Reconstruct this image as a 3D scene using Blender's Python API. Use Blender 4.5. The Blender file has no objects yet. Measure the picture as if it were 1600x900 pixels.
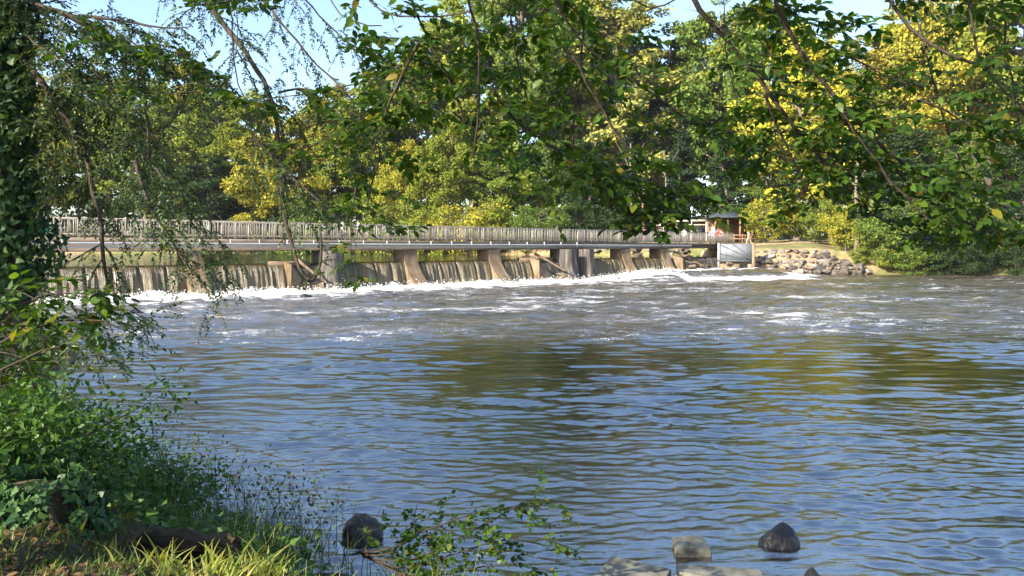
import bpy, bmesh, math
import numpy as np
from mathutils import Vector, Matrix, noise as mnoise

S = bpy.context.scene
COL = S.collection
R = np.random.default_rng(7)
rad = math.radians

# ------------------------------------------------------------------ camera, sky, sun
EYE = 3.4          # height of the lens above the lower water
F = 1250.0         # focal length in photograph pixels (1600 wide)
HZ = 381.0         # row of the horizon
cam_d = bpy.data.cameras.new("camera")
cam_d.lens = 36.0 * F / 1600.0
cam_d.sensor_width = 36.0
cam_d.shift_y = -(450.0 - HZ) / 1600.0
cam_d.clip_end = 3000.0
cam_d.clip_start = 0.1
cam = bpy.data.objects.new("camera", cam_d)
cam.location = (0, 0, EYE)
cam.rotation_euler = (rad(90), 0, 0)
COL.objects.link(cam)
S.camera = cam

SUN = Vector((-0.66, -0.60, 0.45)).normalized()
world = bpy.data.worlds.new("World")
S.world = world
world.use_nodes = True
wn = world.node_tree
wn.nodes.clear()
wo = wn.nodes.new("ShaderNodeOutputWorld")
wb = wn.nodes.new("ShaderNodeBackground")
sk = wn.nodes.new("ShaderNodeTexSky")
sk.sky_type = 'NISHITA'
sk.sun_disc = False
sk.sun_elevation = math.asin(SUN.z)
sk.sun_rotation = math.atan2(SUN.x, SUN.y)
sk.air_density = 1.0
sk.dust_density = 1.6
sk.ozone_density = 2.2
wb.inputs[1].default_value = 0.14
wn.links.new(sk.outputs[0], wb.inputs[0])
wn.links.new(wb.outputs[0], wo.inputs[0])
sd = bpy.data.lights.new("sun", 'SUN')
sd.energy = 5.0
sd.angle = rad(0.55)
sd.color = (1.0, 0.91, 0.77)
so = bpy.data.objects.new("sun", sd)
so.rotation_euler = SUN.to_track_quat('Z', 'Y').to_euler()
so.location = (-40, -40, 60)
COL.objects.link(so)
S.view_settings.view_transform = 'Standard'
S.view_settings.look = 'None'
S.view_settings.gamma = 1.0
S.view_settings.exposure = 1.48
S.cycles.max_bounces = 8
S.cycles.transparent_max_bounces = 8
S.cycles.caustics_reflective = False
S.cycles.caustics_refractive = False
S.cycles.use_denoising = True
S.cycles.sample_clamp_indirect = 6.0


# ------------------------------------------------------------------ helpers
def W(px, py, d):
    return np.array(((px - 800.0) / F * d, d, EYE + (HZ - py) / F * d))


def X(px, d):
    return (px - 800.0) / F * d


def mesh_arrays(name, verts, faces):
    """verts (n,3); faces (m,k) with one k."""
    me = bpy.data.meshes.new(name)
    verts = np.asarray(verts, dtype=np.float32)
    faces = np.asarray(faces, dtype=np.int32)
    k = faces.shape[1]
    me.vertices.add(len(verts))
    me.vertices.foreach_set("co", verts.ravel())
    me.loops.add(faces.size)
    me.loops.foreach_set("vertex_index", faces.ravel())
    me.polygons.add(len(faces))
    me.polygons.foreach_set("loop_start", np.arange(0, faces.size, k, dtype=np.int32))
    me.update(calc_edges=True)
    return me


class MB:
    """collects triangles / quads (quads split) into one mesh"""
    def __init__(self):
        self.v = []
        self.f = []
        self.n = 0

    def add(self, v, f):
        v = np.asarray(v, float).reshape(-1, 3)
        f = np.asarray(f, int)
        if f.size == 0:
            return
        if f.shape[1] == 4:
            f = np.concatenate([f[:, [0, 1, 2]], f[:, [0, 2, 3]]])
        self.v.append(v)
        self.f.append(f + self.n)
        self.n += len(v)

    def box(self, x0, x1, y0, y1, z0, z1):
        v = [(x0, y0, z0), (x1, y0, z0), (x1, y1, z0), (x0, y1, z0), (x0, y0, z1), (x1, y0, z1), (x1, y1, z1), (x0, y1, z1)]
        f = [(0, 3, 2, 1), (4, 5, 6, 7), (0, 1, 5, 4), (1, 2, 6, 5), (2, 3, 7, 6), (3, 0, 4, 7)]
        self.add(v, f)

    def tube(self, pts, rs, n=6, cap=True):
        pts = np.asarray(pts, float)
        m = len(pts)
        rs = np.broadcast_to(np.asarray(rs, float), (m,))
        tan = np.gradient(pts, axis=0)
        tan /= np.linalg.norm(tan, axis=1, keepdims=True) + 1e-9
        ref = np.array((0.3, 0.2, 1.0)) if abs(tan[0][2]) < 0.8 else np.array((1.0, 0.3, 0.1))
        a = np.cross(tan, ref)
        a /= np.linalg.norm(a, axis=1, keepdims=True) + 1e-9
        b = np.cross(tan, a)
        th = np.linspace(0, 2 * math.pi, n, endpoint=False)
        ring = pts[:, None, :] + rs[:, None, None] * (np.cos(th)[None, :, None] * a[:, None, :] + np.sin(th)[None, :, None] * b[:, None, :])
        v = ring.reshape(-1, 3)
        f = []
        for i in range(m - 1):
            for j in range(n):
                j2 = (j + 1) % n
                f.append((i * n + j, i * n + j2, (i + 1) * n + j2, (i + 1) * n + j))
        f = np.array(f)
        self.add(v, f)
        if cap:
            self.add(ring[0], [(0, j + 1, j) for j in range(1, n - 1)])
            self.add(ring[-1], [(0, j, j + 1) for j in range(1, n - 1)])

    def loft(self, rings, close=True, caps=True):
        rings = np.asarray(rings, float)
        m, n, _ = rings.shape
        f = []
        for i in range(m - 1):
            for j in range(n if close else n - 1):
                j2 = (j + 1) % n
                f.append((i * n + j, i * n + j2, (i + 1) * n + j2, (i + 1) * n + j))
        self.add(rings.reshape(-1, 3), f)
        if caps and close:
            self.add(rings[0], [(0, j + 1, j) for j in range(1, n - 1)])
            self.add(rings[-1], [(0, j, j + 1) for j in range(1, n - 1)])

    def mesh(self, name):
        return mesh_arrays(name, np.concatenate(self.v), np.concatenate(self.f))


def obj(name, me, mat=None, parent=None, smooth=False, **props):
    if isinstance(me, MB):
        me = me.mesh(name)
    if mat is not None and len(me.materials) == 0:
        me.materials.append(mat)
    if smooth:
        me.polygons.foreach_set("use_smooth", np.ones(len(me.polygons), dtype=bool))
    o = bpy.data.objects.new(name, me)
    COL.objects.link(o)
    if parent is not None:
        o.parent = parent
    for k, v in props.items():
        o[k] = v
    return o


def thing(name, label, cat, loc=(0, 0, 0), rz=0.0, group=None):
    o = bpy.data.objects.new(name, None)
    o.empty_display_size = 0.3
    COL.objects.link(o)
    o.location = loc
    o.rotation_euler = (0, 0, rz)
    o["label"] = label
    o["category"] = cat
    if group:
        o["group"] = group
    return o


def tag(o, label, cat, group=None):
    o["label"] = label
    o["category"] = cat
    if group:
        o["group"] = group
    return o


def sines(n, l0, l1, seed, spread=math.pi, mean=0.0):
    r = np.random.default_rng(seed)
    lam = np.exp(r.uniform(math.log(l0), math.log(l1), n))
    ang = mean + r.uniform(-spread, spread, n)
    ph = r.uniform(0, 2 * math.pi, n)
    return lam, ang, ph


def snoise(x, y, l0, l1, seed, n=12):
    lam, ang, ph = sines(n, l0, l1, seed)
    out = np.zeros_like(x)
    for l, a, p in zip(lam, ang, ph):
        k = 2 * math.pi / l
        out += np.sin(k * (x * math.cos(a) + y * math.sin(a)) + p)
    return out / math.sqrt(n / 2.0)          # unit rms


def smooth(e0, e1, x):
    t = np.clip((x - e0) / (e1 - e0), 0, 1)
    return t * t * (3 - 2 * t)


def rotmats(n, rng, up=None, bias=0.0):
    """random frames (n,3,3): columns x,y(length),z(normal)"""
    nz = rng.normal(size=(n, 3))
    nz /= np.linalg.norm(nz, axis=1, keepdims=True)
    if up is not None:
        nz = nz + bias * up
        nz /= np.linalg.norm(nz, axis=1, keepdims=True) + 1e-9
    t = rng.normal(size=(n, 3))
    y = t - nz * np.sum(t * nz, axis=1, keepdims=True)
    y /= np.linalg.norm(y, axis=1, keepdims=True) + 1e-9
    x = np.cross(y, nz)
    return np.stack([x, y, nz], axis=2)


def scatter(mb, tv, tf, mats, pos, size):
    """copies of template verts tv / tris tf with frames, positions and sizes"""
    n = len(pos)
    size = np.broadcast_to(np.asarray(size, float), (n,))
    v = np.einsum('nij,kj->nki', mats, tv) * size[:, None, None] + pos[:, None, :]
    f = tf[None, :, :] + (np.arange(n) * len(tv))[:, None, None]
    mb.add(v.reshape(-1, 3), f.reshape(-1, 3))


# leaf templates (length 1 along y, normal z)
DIA_V = np.array([(0, 0, 0), (0.34, 0.45, 0.06), (0, 1, 0), (-0.34, 0.5, 0.06)], float) - np.array((0, .5, 0))
DIA_F = np.array([(0, 1, 2), (0, 2, 3)])
LEAF_V = np.array([(0, 0, 0), (0, .33, -.03), (0, .68, -.04), (0, 1, -.12),
                   (-.20, .20, .02), (-.27, .45, .03), (-.17, .74, -.02),
                   (.20, .20, .02), (.27, .45, .03), (.17, .74, -.02)], float)
LEAF_F = np.array([(0, 1, 4), (1, 5, 4), (1, 2, 5), (2, 6, 5), (2, 3, 6),
                   (0, 7, 1), (1, 7, 8), (1, 8, 2), (2, 8, 9), (2, 9, 3)])
LET_V = np.array([(0, 0, 0), (.22, .35, .03), (.18, .75, 0), (0, 1, -.04), (-.18, .75, 0), (-.22, .35, .03)], float)
LET_F = np.array([(0, 1, 2), (0, 2, 3), (0, 3, 4), (0, 4, 5)])
IVY_V = np.array([(0, 0, 0), (.45, .1, -.02), (.28, .45, .03), (0, 1, -.1), (-.28, .45, .03), (-.45, .1, -.02)], float)
IVY_F = np.array([(0, 1, 2), (0, 2, 3), (0, 3, 4), (0, 4, 5)])


# ------------------------------------------------------------------ materials
def nodes(name):
    m = bpy.data.materials.new(name)
    m.use_nodes = True
    nt = m.node_tree
    nt.nodes.clear()
    out = nt.nodes.new("ShaderNodeOutputMaterial")
    return m, nt, out


def N(nt, kind, **kw):
    n = nt.nodes.new(kind)
    for k, v in kw.items():
        if k in n.inputs:
            n.inputs[k].default_value = v
        else:
            setattr(n, k, v)
    return n


def ramp(nt, fac, stops):
    r = nt.nodes.new("ShaderNodeValToRGB")
    els = r.color_ramp.elements
    while len(els) < len(stops):
        els.new(0.5)
    for e, (p, c) in zip(els, stops):
        e.position = p
        e.color = (*c, 1) if len(c) == 3 else c
    nt.links.new(fac, r.inputs[0])
    return r.outputs[0]


def math_node(nt, op, a, b=None, clamp=False):
    n = nt.nodes.new("ShaderNodeMath")
    n.operation = op
    n.use_clamp = clamp
    for i, v in enumerate((a, b)):
        if v is None:
            continue
        if isinstance(v, (int, float)):
            n.inputs[i].default_value = v
        else:
            nt.links.new(v, n.inputs[i])
    return n.outputs[0]


def mixc(nt, fac, a, b, mode='MIX'):
    n = nt.nodes.new("ShaderNodeMixRGB")
    n.blend_type = mode
    for i, v in enumerate((fac, a, b)):
        if isinstance(v, (int, float)):
            n.inputs[i].default_value = v
        elif isinstance(v, tuple):
            n.inputs[i].default_value = (*v, 1)
        else:
            nt.links.new(v, n.inputs[i])
    return n.outputs[0]


def leaf_mat(name, stops, use_obj_color=False, trans=0.35, gloss=0.25, rough=0.45, obj_rand=False):
    m, nt, out = nodes(name)
    geo = nt.nodes.new("ShaderNodeNewGeometry")
    fac = geo.outputs["Random Per Island"]
    oi = nt.nodes.new("ShaderNodeObjectInfo")
    if obj_rand:
        fac = math_node(nt, 'FRACT', math_node(nt, 'ADD', fac, oi.outputs["Random"]))
    c = ramp(nt, fac, stops)
    if use_obj_color:
        c = mixc(nt, 1.0, c, oi.outputs["Color"], 'MULTIPLY')
    d = nt.nodes.new("ShaderNodeBsdfPrincipled")
    d.inputs["Roughness"].default_value = rough
    d.inputs["Specular IOR Level"].default_value = gloss
    nt.links.new(c, d.inputs["Base Color"])
    t = nt.nodes.new("ShaderNodeBsdfTranslucent")
    c2 = mixc(nt, 1.0, c, (1.25, 1.15, 0.45), 'MULTIPLY')
    nt.links.new(c2, t.inputs[0])
    mx = nt.nodes.new("ShaderNodeMixShader")
    mx.inputs[0].default_value = trans
    nt.links.new(d.outputs[0], mx.inputs[1])
    nt.links.new(t.outputs[0], mx.inputs[2])
    nt.links.new(mx.outputs[0], out.inputs[0])
    return m


def solid(name, stops, scale=3.0, rough=0.85, detail=6.0, stretch=(1, 1, 1), bump=0.0, bump_scale=None, obj_color=False, spec=0.3, space='Object', metallic=0.0):
    m, nt, out = nodes(name)
    tc = nt.nodes.new("ShaderNodeTexCoord")
    mp = N(nt, "ShaderNodeMapping")
    mp.inputs["Scale"].default_value = stretch
    nt.links.new(tc.outputs[space], mp.inputs[0])
    nz = N(nt, "ShaderNodeTexNoise", Scale=scale, Detail=detail, Roughness=0.62)
    nt.links.new(mp.outputs[0], nz.inputs["Vector"])
    c = ramp(nt, nz.outputs[0], stops)
    oi = nt.nodes.new("ShaderNodeObjectInfo")
    if obj_color:
        c = mixc(nt, 1.0, c, oi.outputs["Color"], 'MULTIPLY')
    p = nt.nodes.new("ShaderNodeBsdfPrincipled")
    p.inputs["Roughness"].default_value = rough
    p.inputs["Specular IOR Level"].default_value = spec
    p.inputs["Metallic"].default_value = metallic
    nt.links.new(c, p.inputs["Base Color"])
    if bump:
        n2 = N(nt, "ShaderNodeTexNoise", Scale=bump_scale or scale * 4, Detail=5.0)
        nt.links.new(mp.outputs[0], n2.inputs["Vector"])
        b = N(nt, "ShaderNodeBump", Strength=0.8, Distance=bump)
        nt.links.new(n2.outputs[0], b.inputs["Height"])
        nt.links.new(b.outputs[0], p.inputs["Normal"])
    nt.links.new(p.outputs[0], out.inputs[0])
    return m


M = {}
M['far_leaf'] = leaf_mat("far_leaf", [(0.0, (.38, .46, .42)), (.4, (.75, .85, .65)), (.75, (1.15, 1.12, .8)), (1.0, (1.7, 1.5, .9))], True, trans=0.34, gloss=0.15, rough=0.6)
M['near_leaf'] = leaf_mat("near_leaf", [(0.0, (.030, .078, .009)), (.5, (.056, .122, .013)), (.9, (.10, .18, .018)), (.96, (.15, .18, .018)), (1.0, (.26, .20, .02))], trans=0.5, gloss=0.4, obj_rand=True)
M['small_leaf'] = leaf_mat("small_leaf", [(0.0, (.030, .062, .022)), (.5, (.05, .095, .028)), (.9, (.08, .13, .03)), (1.0, (.22, .2, .03))], trans=0.35, gloss=0.4, obj_rand=True)
M['ivy'] = leaf_mat("ivy_leaf", [(0.0, (.022, .062, .022)), (.6, (.048, .105, .034)), (1.0, (.09, .165, .04))], trans=0.2, gloss=0.3, rough=0.5)
M['ground_leaf'] = leaf_mat("ground_leaf", [(0.0, (.035, .085, .018)), (.5, (.06, .135, .022)), (1.0, (.11, .20, .03))], trans=0.35, gloss=0.35)
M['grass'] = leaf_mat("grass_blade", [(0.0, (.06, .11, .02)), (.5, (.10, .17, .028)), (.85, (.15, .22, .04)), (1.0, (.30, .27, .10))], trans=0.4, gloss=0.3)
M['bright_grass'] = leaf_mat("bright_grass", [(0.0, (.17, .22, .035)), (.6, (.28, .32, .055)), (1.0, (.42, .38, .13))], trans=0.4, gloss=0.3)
M['dry'] = leaf_mat("dry_stalk", [(0.0, (.05, .04, .03)), (.3, (.09, .065, .045)), (.5, (.06, .10, .03)), (1.0, (.09, .15, .04))], trans=0.2)
M['litter'] = leaf_mat("fallen_leaf", [(0.0, (.06, .035, .02)), (.6, (.11, .06, .03)), (.9, (.2, .12, .06)), (1.0, (.3, .17, .05))], trans=0.15)
M['bark'] = solid("bark", [(.3, (.035, .027, .02)), (.6, (.075, .06, .045)), (.8, (.13, .11, .085))], 6, .9, stretch=(1, 1, .25), bump=.03)
M['far_bark'] = solid("far_bark", [(.3, (.09, .07, .055)), (.6, (.17, .14, .11)), (.8, (.28, .25, .21))], 1.2, .9, stretch=(1, 1, .25))
M['pale_bark'] = solid("pale_bark", [(.3, (.12, .11, .09)), (.55, (.30, .28, .25)), (.8, (.42, .40, .36))], 5, .9, stretch=(1, 1, .5), bump=.02)
M['twig'] = solid("twig_bark", [(.3, (.028, .022, .018)), (.7, (.06, .047, .036))], 20, .85)
M['soil'] = solid("near_soil", [(.3, (.035, .026, .017)), (.5, (.06, .045, .025)), (.62, (.075, .075, .03)), (.8, (.12, .085, .05))], 2.2, .95, bump=.05, bump_scale=14)
M['concrete'] = solid("weathered_concrete", [(.32, (.06, .04, .025)), (.48, (.155, .11, .066)), (.62, (.25, .19, .125)), (.8, (.38, .33, .26))], .9, .85, detail=9, stretch=(1, 1, .5), bump=.02)
M['dark_concrete'] = solid("stained_concrete", [(.3, (.025, .023, .02)), (.5, (.075, .065, .055)), (.64, (.16, .14, .12)), (.78, (.42, .40, .38))], 1.6, .8, detail=8, stretch=(2.0, 2.0, .28), bump=.02)
M['deck'] = solid("deck_beam", [(.3, (.08, .06, .045)), (.6, (.17, .135, .105)), (.85, (.27, .22, .18))], 1.5, .8, stretch=(.3, 1, 1))
M['pipe'] = solid("pipe_paint", [(.3, (.30, .31, .32)), (.7, (.42, .43, .44))], 2.0, .45, stretch=(.4, 1, 1), spec=.5)
M['picket'] = solid("picket_wood", [(.25, (.22, .20, .17)), (.5, (.30, .27, .225)), (.8, (.44, .40, .34))], 5.0, .8, space='Object', obj_color=True)
M['rock'] = solid("rock", [(.25, (.06, .053, .046)), (.5, (.17, .15, .13)), (.75, (.32, .30, .27))], 1.3, .9, detail=9, bump=.05, bump_scale=5, obj_color=True)
M['wet_rock'] = solid("wet_rock", [(.3, (.007, .007, .007)), (.55, (.018, .017, .017)), (.72, (.04, .038, .036)), (.85, (.09, .085, .08))], 4, .5, detail=9, bump=.02, bump_scale=16, spec=.5)
M['block'] = solid("cut_stone", [(.3, (.09, .085, .06)), (.5, (.19, .18, .14)), (.75, (.30, .29, .24))], 5, .85, detail=9, bump=.012, bump_scale=22)
M['steel'] = solid("steel_sheet", [(.3, (.10, .115, .13)), (.6, (.19, .205, .225)), (.8, (.27, .28, .29))], .7, .5, detail=8, stretch=(1, 1, .4), spec=.5)
M['steel_dark'] = solid("steel_brace", [(.3, (.05, .06, .07)), (.7, (.12, .13, .15))], 3, .5)
M['wood'] = solid("driftwood", [(.3, (.08, .055, .035)), (.6, (.2, .145, .095)), (.85, (.34, .27, .19))], 4, .9, stretch=(.3, 1, 1))
M['rotten'] = solid("rotten_log", [(.3, (.02, .014, .009)), (.5, (.055, .038, .024)), (.65, (.085, .075, .03)), (.82, (.17, .115, .07))], 6, .95, stretch=(.4, 1, 1), bump=.04, bump_scale=18)
M['roof'] = solid("roof_felt", [(.3, (.02, .024, .035)), (.7, (.04, .048, .065))], 2, .6)
M['fascia'] = solid("fascia", [(.3, (.45, .40, .32)), (.7, (.58, .52, .42))], 2, .7)
M['wall_dark'] = solid("hut_wall", [(.3, (.05, .045, .04)), (.7, (.10, .09, .075))], 2, .8)
M['timber'] = solid("timber", [(.3, (.13, .075, .045)), (.6, (.22, .125, .075)), (.8, (.30, .19, .12))], 3, .8)
M['glass'] = solid("window_glass", [(.3, (.012, .014, .016)), (.7, (.03, .034, .038))], 2, .08, spec=.8)
M['white'] = solid("white_paint", [(.3, (.62, .6, .56)), (.7, (.78, .76, .72))], 3, .6)
M['green'] = solid("green_plastic", [(.3, (.02, .22, .08)), (.7, (.03, .32, .12))], 3, .5)


# ------------------------------------------------------------------ frame of the weir and footbridge
A0 = np.array((-29.4, 49.0))
UX = np.array((0.779, 0.627)); UX /= np.linalg.norm(UX)
DN = np.array((UX[1], -UX[0]))                 # downstream, towards the viewer's side
TH = math.atan2(UX[1], UX[0])


def a_of(px):
    k = (px - 800.0) / F
    return (A0[1] * k - A0[0]) / (UX[0] - UX[1] * k)


def P(a, s=0.0):
    return A0 + a * UX + s * DN


def frame_as(x, y):
    return (x - A0[0]) * UX[0] + (y - A0[1]) * UX[1], (x - A0[0]) * DN[0] + (y - A0[1]) * DN[1]


ROOT_LOC = (A0[0], A0[1], 0.0)
# in the local frame: x along the weir, y upstream (so downstream s = -y), z up
UPZ = 1.93

# ------------------------------------------------------------------ near bank (shore and height)
NEAR_SHORE = np.array([(-60, 62), (-34, 46), (-20, 33), (-14, 26), (-11.2, 19.4), (-7.6, 13.6), (-5.2, 11.0), (-3.4, 9.5), (-2.2, 8.3), (-1.0, 7.3), (.6, 6.7), (3, 6.3), (7, 6.0), (14, 5.0), (40, 2.0), (120, -10.0)], float)


def dist_poly(x, y, poly):
    """unsigned distance to a polyline, and side (>0 = left of the walking direction)"""
    best = np.full(x.shape, 1e9)
    side = np.zeros(x.shape)
    for (ax, ay), (bx, by) in zip(poly[:-1], poly[1:]):
        dx, dy = bx - ax, by - ay
        L2 = dx * dx + dy * dy
        t = np.clip(((x - ax) * dx + (y - ay) * dy) / L2, 0, 1)
        ex, ey = x - ax - t * dx, y - ay - t * dy
        d = np.hypot(ex, ey)
        s = dx * (y - ay) - dy * (x - ax)
        m = d < best
        best = np.where(m, d, best)
        side = np.where(m, s, side)
    return best * np.sign(side)


def near_dist(x, y):
    return -dist_poly(x, y, NEAR_SHORE)          # >0 on land


def near_z(x, y):
    x = np.asarray(x, float); y = np.asarray(y, float)
    d = near_dist(x, y) + 0.18 * snoise(x, y, .8, 3.0, 11, 8)
    z = np.where(d < 0, np.maximum(d * 0.5, -1.2), 1.62 * smooth(-.2, 3.6, d) + .02 * np.clip(d - 3, 0, 30))
    z = z + 0.05 * snoise(x, y, .7, 4.0, 12, 10) * smooth(0.1, 1.0, d) + 0.02 * snoise(x, y, .25, .6, 13, 8) * smooth(0.1, 1, d)
    return z


def grid_mesh(name, xs, ys, zf):
    X_, Y_ = np.meshgrid(xs, ys)
    Z_ = zf(X_, Y_)
    v = np.stack([X_, Y_, Z_], -1).reshape(-1, 3)
    nx, ny = len(xs), len(ys)
    i = np.arange((nx) * (ny)).reshape(ny, nx)
    f = np.stack([i[:-1, :-1], i[:-1, 1:], i[1:, 1:], i[1:, :-1]], -1).reshape(-1, 4)
    return mesh_arrays(name, v, f)


xs = np.concatenate([np.linspace(-60, -14, 40)[:-1], np.linspace(-14, 6, 170)[:-1], np.linspace(6, 60, 40)])
ys = np.concatenate([np.linspace(-60, -4, 36)[:-1], np.linspace(-4, 16, 160)[:-1], np.linspace(16, 62, 60)])
obj("near_bank", grid_mesh("near_bank", xs, ys, near_z), M['soil'], smooth=True, kind="structure")

# ------------------------------------------------------------------ far ground: one sheet to the horizon
FAR_SHORE = np.array([(400, 60), (150, 79), (80, 84), (56, 86), (42, 87.4), (37, 88.2), (30.5, 89.4), (27.6, 90.3), (23.0, 91.2), (21, 93.5),
                      (16, 94.5), (12, 97), (3, 103), (-10, 110), (-28, 118), (-55, 126), (-95, 132), (-220, 140), (-500, 150)], float)


def far_z(x, y):
    d = -dist_poly(x, y, FAR_SHORE) + .25 * snoise(x, y, 3, 9, 21, 8)
    steep = smooth(46, 34, x)
    up = np.where(d < 0, np.maximum(d * .8, -2.0), 0)
    z1 = 2.95 * smooth(0, 3.2, d) + .7 * smooth(3.4, 12, d)
    z2 = 1.5 * smooth(0, 3.0, d) + 1.8 * smooth(4, 16, d)
    z = np.where(d < 0, up, steep * z1 + (1 - steep) * z2)
    z = z + np.clip(d - 14, 0, 200) * .022 + .08 * snoise(x, y, 3, 12, 22, 8) * smooth(2, 6, d)
    return z


def ground_z(px, d):
    x = np.array([X(px, d)]); y = np.array([float(d)])
    return float(far_z(x, y)[0])


m, nt, out = nodes("lawn")
tc = nt.nodes.new("ShaderNodeTexCoord")
n1 = N(nt, "ShaderNodeTexNoise", Scale=.12, Detail=6.0)
n2 = N(nt, "ShaderNodeTexNoise", Scale=1.5, Detail=8.0)
nt.links.new(tc.outputs['Object'], n1.inputs['Vector']); nt.links.new(tc.outputs['Object'], n2.inputs['Vector'])
c1 = ramp(nt, n2.outputs[0], [(.3, (.09, .11, .03)), (.55, (.17, .16, .05)), (.8, (.28, .21, .10))])
c2 = ramp(nt, n2.outputs[0], [(.3, (.20, .13, .07)), (.7, (.36, .25, .15))])
cc = mixc(nt, ramp(nt, n1.outputs[0], [(.50, (0, 0, 0)), (.60, (1, 1, 1))]), c1, c2)
p = nt.nodes.new("ShaderNodeBsdfPrincipled"); p.inputs["Roughness"].default_value = .95
nt.links.new(cc, p.inputs["Base Color"]); nt.links.new(p.outputs[0], out.inputs[0])
M['lawn'] = m
xs = np.concatenate([np.linspace(-690, -140, 14)[:-1], np.linspace(-140, 0, 80)[:-1], np.linspace(0, 70, 150)[:-1], np.linspace(70, 150, 40)[:-1], np.linspace(150, 690, 14)])
ys = np.concatenate([np.linspace(56, 82, 14)[:-1], np.linspace(82, 110, 80)[:-1], np.linspace(110, 180, 50)[:-1], np.linspace(180, 690, 14)])
obj("far_bank", grid_mesh("far_bank", xs, ys, far_z), M['lawn'], smooth=True, kind="structure")
# the river bed: the sheet that carries everything, far below the water
obj("river_bed", grid_mesh("river_bed", np.linspace(-700, 700, 12), np.linspace(-700, 700, 12), lambda x, y: 0 * x - 2.6), M['soil'], kind="structure")

# path along the lawn
pv, pf = [], []
pp = [(22.5, 94.2), (26, 95.5), (30, 97.2), (36, 98.8), (44, 99.5), (60, 101)]
pm = solid("path_gravel", [(.3, (.30, .20, .12)), (.7, (.45, .33, .22))], 2, .95)
mbp = MB()
t = np.linspace(0, 1, 30)
cx = np.interp(t, np.linspace(0, 1, len(pp)), [q[0] for q in pp]); cy = np.interp(t, np.linspace(0, 1, len(pp)), [q[1] for q in pp])
rows = []
for x_, y_ in zip(cx, cy):
    rr = np.linspace(-1.1, 1.1, 5)
    yy = y_ + rr
    rows.append(np.stack([np.full(5, x_), yy, far_z(np.full(5, x_), yy) + .035], -1))
mbp.loft(np.array(rows), close=False)
obj("path", mbp, pm, kind="structure", smooth=True)

# ------------------------------------------------------------------ water
def rapids_h(x, y):
    a, s = frame_as(x, y)
    front = 11.5 + 1.6 * np.sin(a * .33) + 0.9 * np.sin(a * .9 + 1) + np.clip(a - 66, 0, 30) * -.28
    reach = smooth(44, 56, a) * (1 - smooth(72, 90, a))
    h = .62 * (1 - smooth(front - 3.6, front, s)) * reach
    return h, front, reach


def make_water():
    rows, cols = 800, 440
    d = 5.0 * (150.0 / 5.0) ** np.linspace(0, 1, rows)
    tx = np.linspace(-1.15, 1.15, cols)
    D, T = np.meshgrid(d, tx, indexing='ij')
    x = D * T; y = D + 0 * T
    dy = D * (math.log(30) / rows); dx = D * (2.3 / cols)
    z = np.zeros_like(x)
    lam, ang, ph = sines(120, .17, 1.5, 31, spread=.42, mean=math.pi / 2 - .12)
    patch = .75 + .28 * snoise(x, y, 5, 18, 33, 10)
    patch = np.clip(patch, .25, 1.6)
    wx = x + .12 * snoise(x, y, 2.5, 7, 34, 10); wy = y + .10 * snoise(x, y, 2.5, 7, 35, 10)
    for l, a, p_ in zip(lam, ang, ph):
        if l < .4:
            a = math.pi / 2 - .12 + (a - math.pi / 2 + .12) * 1.5
        k = 2 * math.pi / l
        ly = l / max(abs(math.sin(a)), .2); lx = l / max(abs(math.cos(a)), .05)
        att = smooth(1.5, 2.6, ly / dy) * smooth(1.5, 2.6, lx / dx)
        sl = (.044 - .014 * smooth(12, 26, D)) if l < .42 else (.031 if l < .6 else .027) * (.34 + .66 * smooth(8, 22, D))
        sl = sl * 1.06 * (1 - .20 * np.exp(-((D - 19) / 7) ** 2))
        z += sl / k * np.sin(k * (wx * math.cos(a) + wy * math.sin(a)) + p_) * att * patch
    turb = smooth(22, 38, y)
    near = .45 + .55 * smooth(24, 9, y)
    z += turb * .035 * snoise(x, y, 1.2, 5, 36, 16)
    h, front, reach = rapids_h(x, y)
    a, s = frame_as(x, y)
    z += h + h * .08 * snoise(x, y, .9, 3.5, 37, 12)
    # foam: boil under the falls, rapid crest, drifting rafts
    spots = snoise(x, y, 1.0, 4.5, 41, 18)
    big = snoise(x * .45, y, 3.0, 12, 42, 14)
    boil = np.clip(smooth(7.5, 2.0, s + 1.8 * spots) + .30 * smooth(16, 6, s + 2 * spots), 0, 1) * (a < 54)
    crest = reach * np.exp(-((s - front + .2) / (1.5)) ** 2) * 1.3
    chute = reach * smooth(2.5, 0.5, np.abs(s - 3 - 1.0 * spots)) * .8
    raft = smooth(22, 40, y) * smooth(95, 70, y) * (.20 + .10 * big + .10 * spots - .07 * smooth(8, 22, x))
    band = .12 * np.exp(-((y - 29.0 - .12 * x - 1.2 * big) / 3.2) ** 2) * (.75 + .35 * spots)
    band2 = .09 * np.exp(-((y - 34.0 + .22 * (x - 14) - 1.5 * big) / 2.6) ** 2) * smooth(2, 14, x) * (.8 + .3 * spots)
    foam = np.clip(np.maximum.reduce([boil, crest, chute, raft + band + band2]), 0, 1.1)
    foam *= smooth(14, 24, y)
    v = np.stack([x, y, z], -1).reshape(-1, 3)
    i = np.arange(rows * cols).reshape(rows, cols)
    f = np.stack([i[:-1, :-1], i[:-1, 1:], i[1:, 1:], i[1:, :-1]], -1).reshape(-1, 4)
    # leave out what lies well behind the weir
    keep = (s.reshape(-1)[f].max(1) > -1.0)
    me = mesh_arrays("river_water", v, f[keep])
    for nm, arr in (("foam", foam), ("chop", turb), ("near", near)):
        at = me.attributes.new(nm, 'FLOAT', 'POINT')
        at.data.foreach_set("value", arr.ravel().astype(np.float32))
    return me


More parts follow.
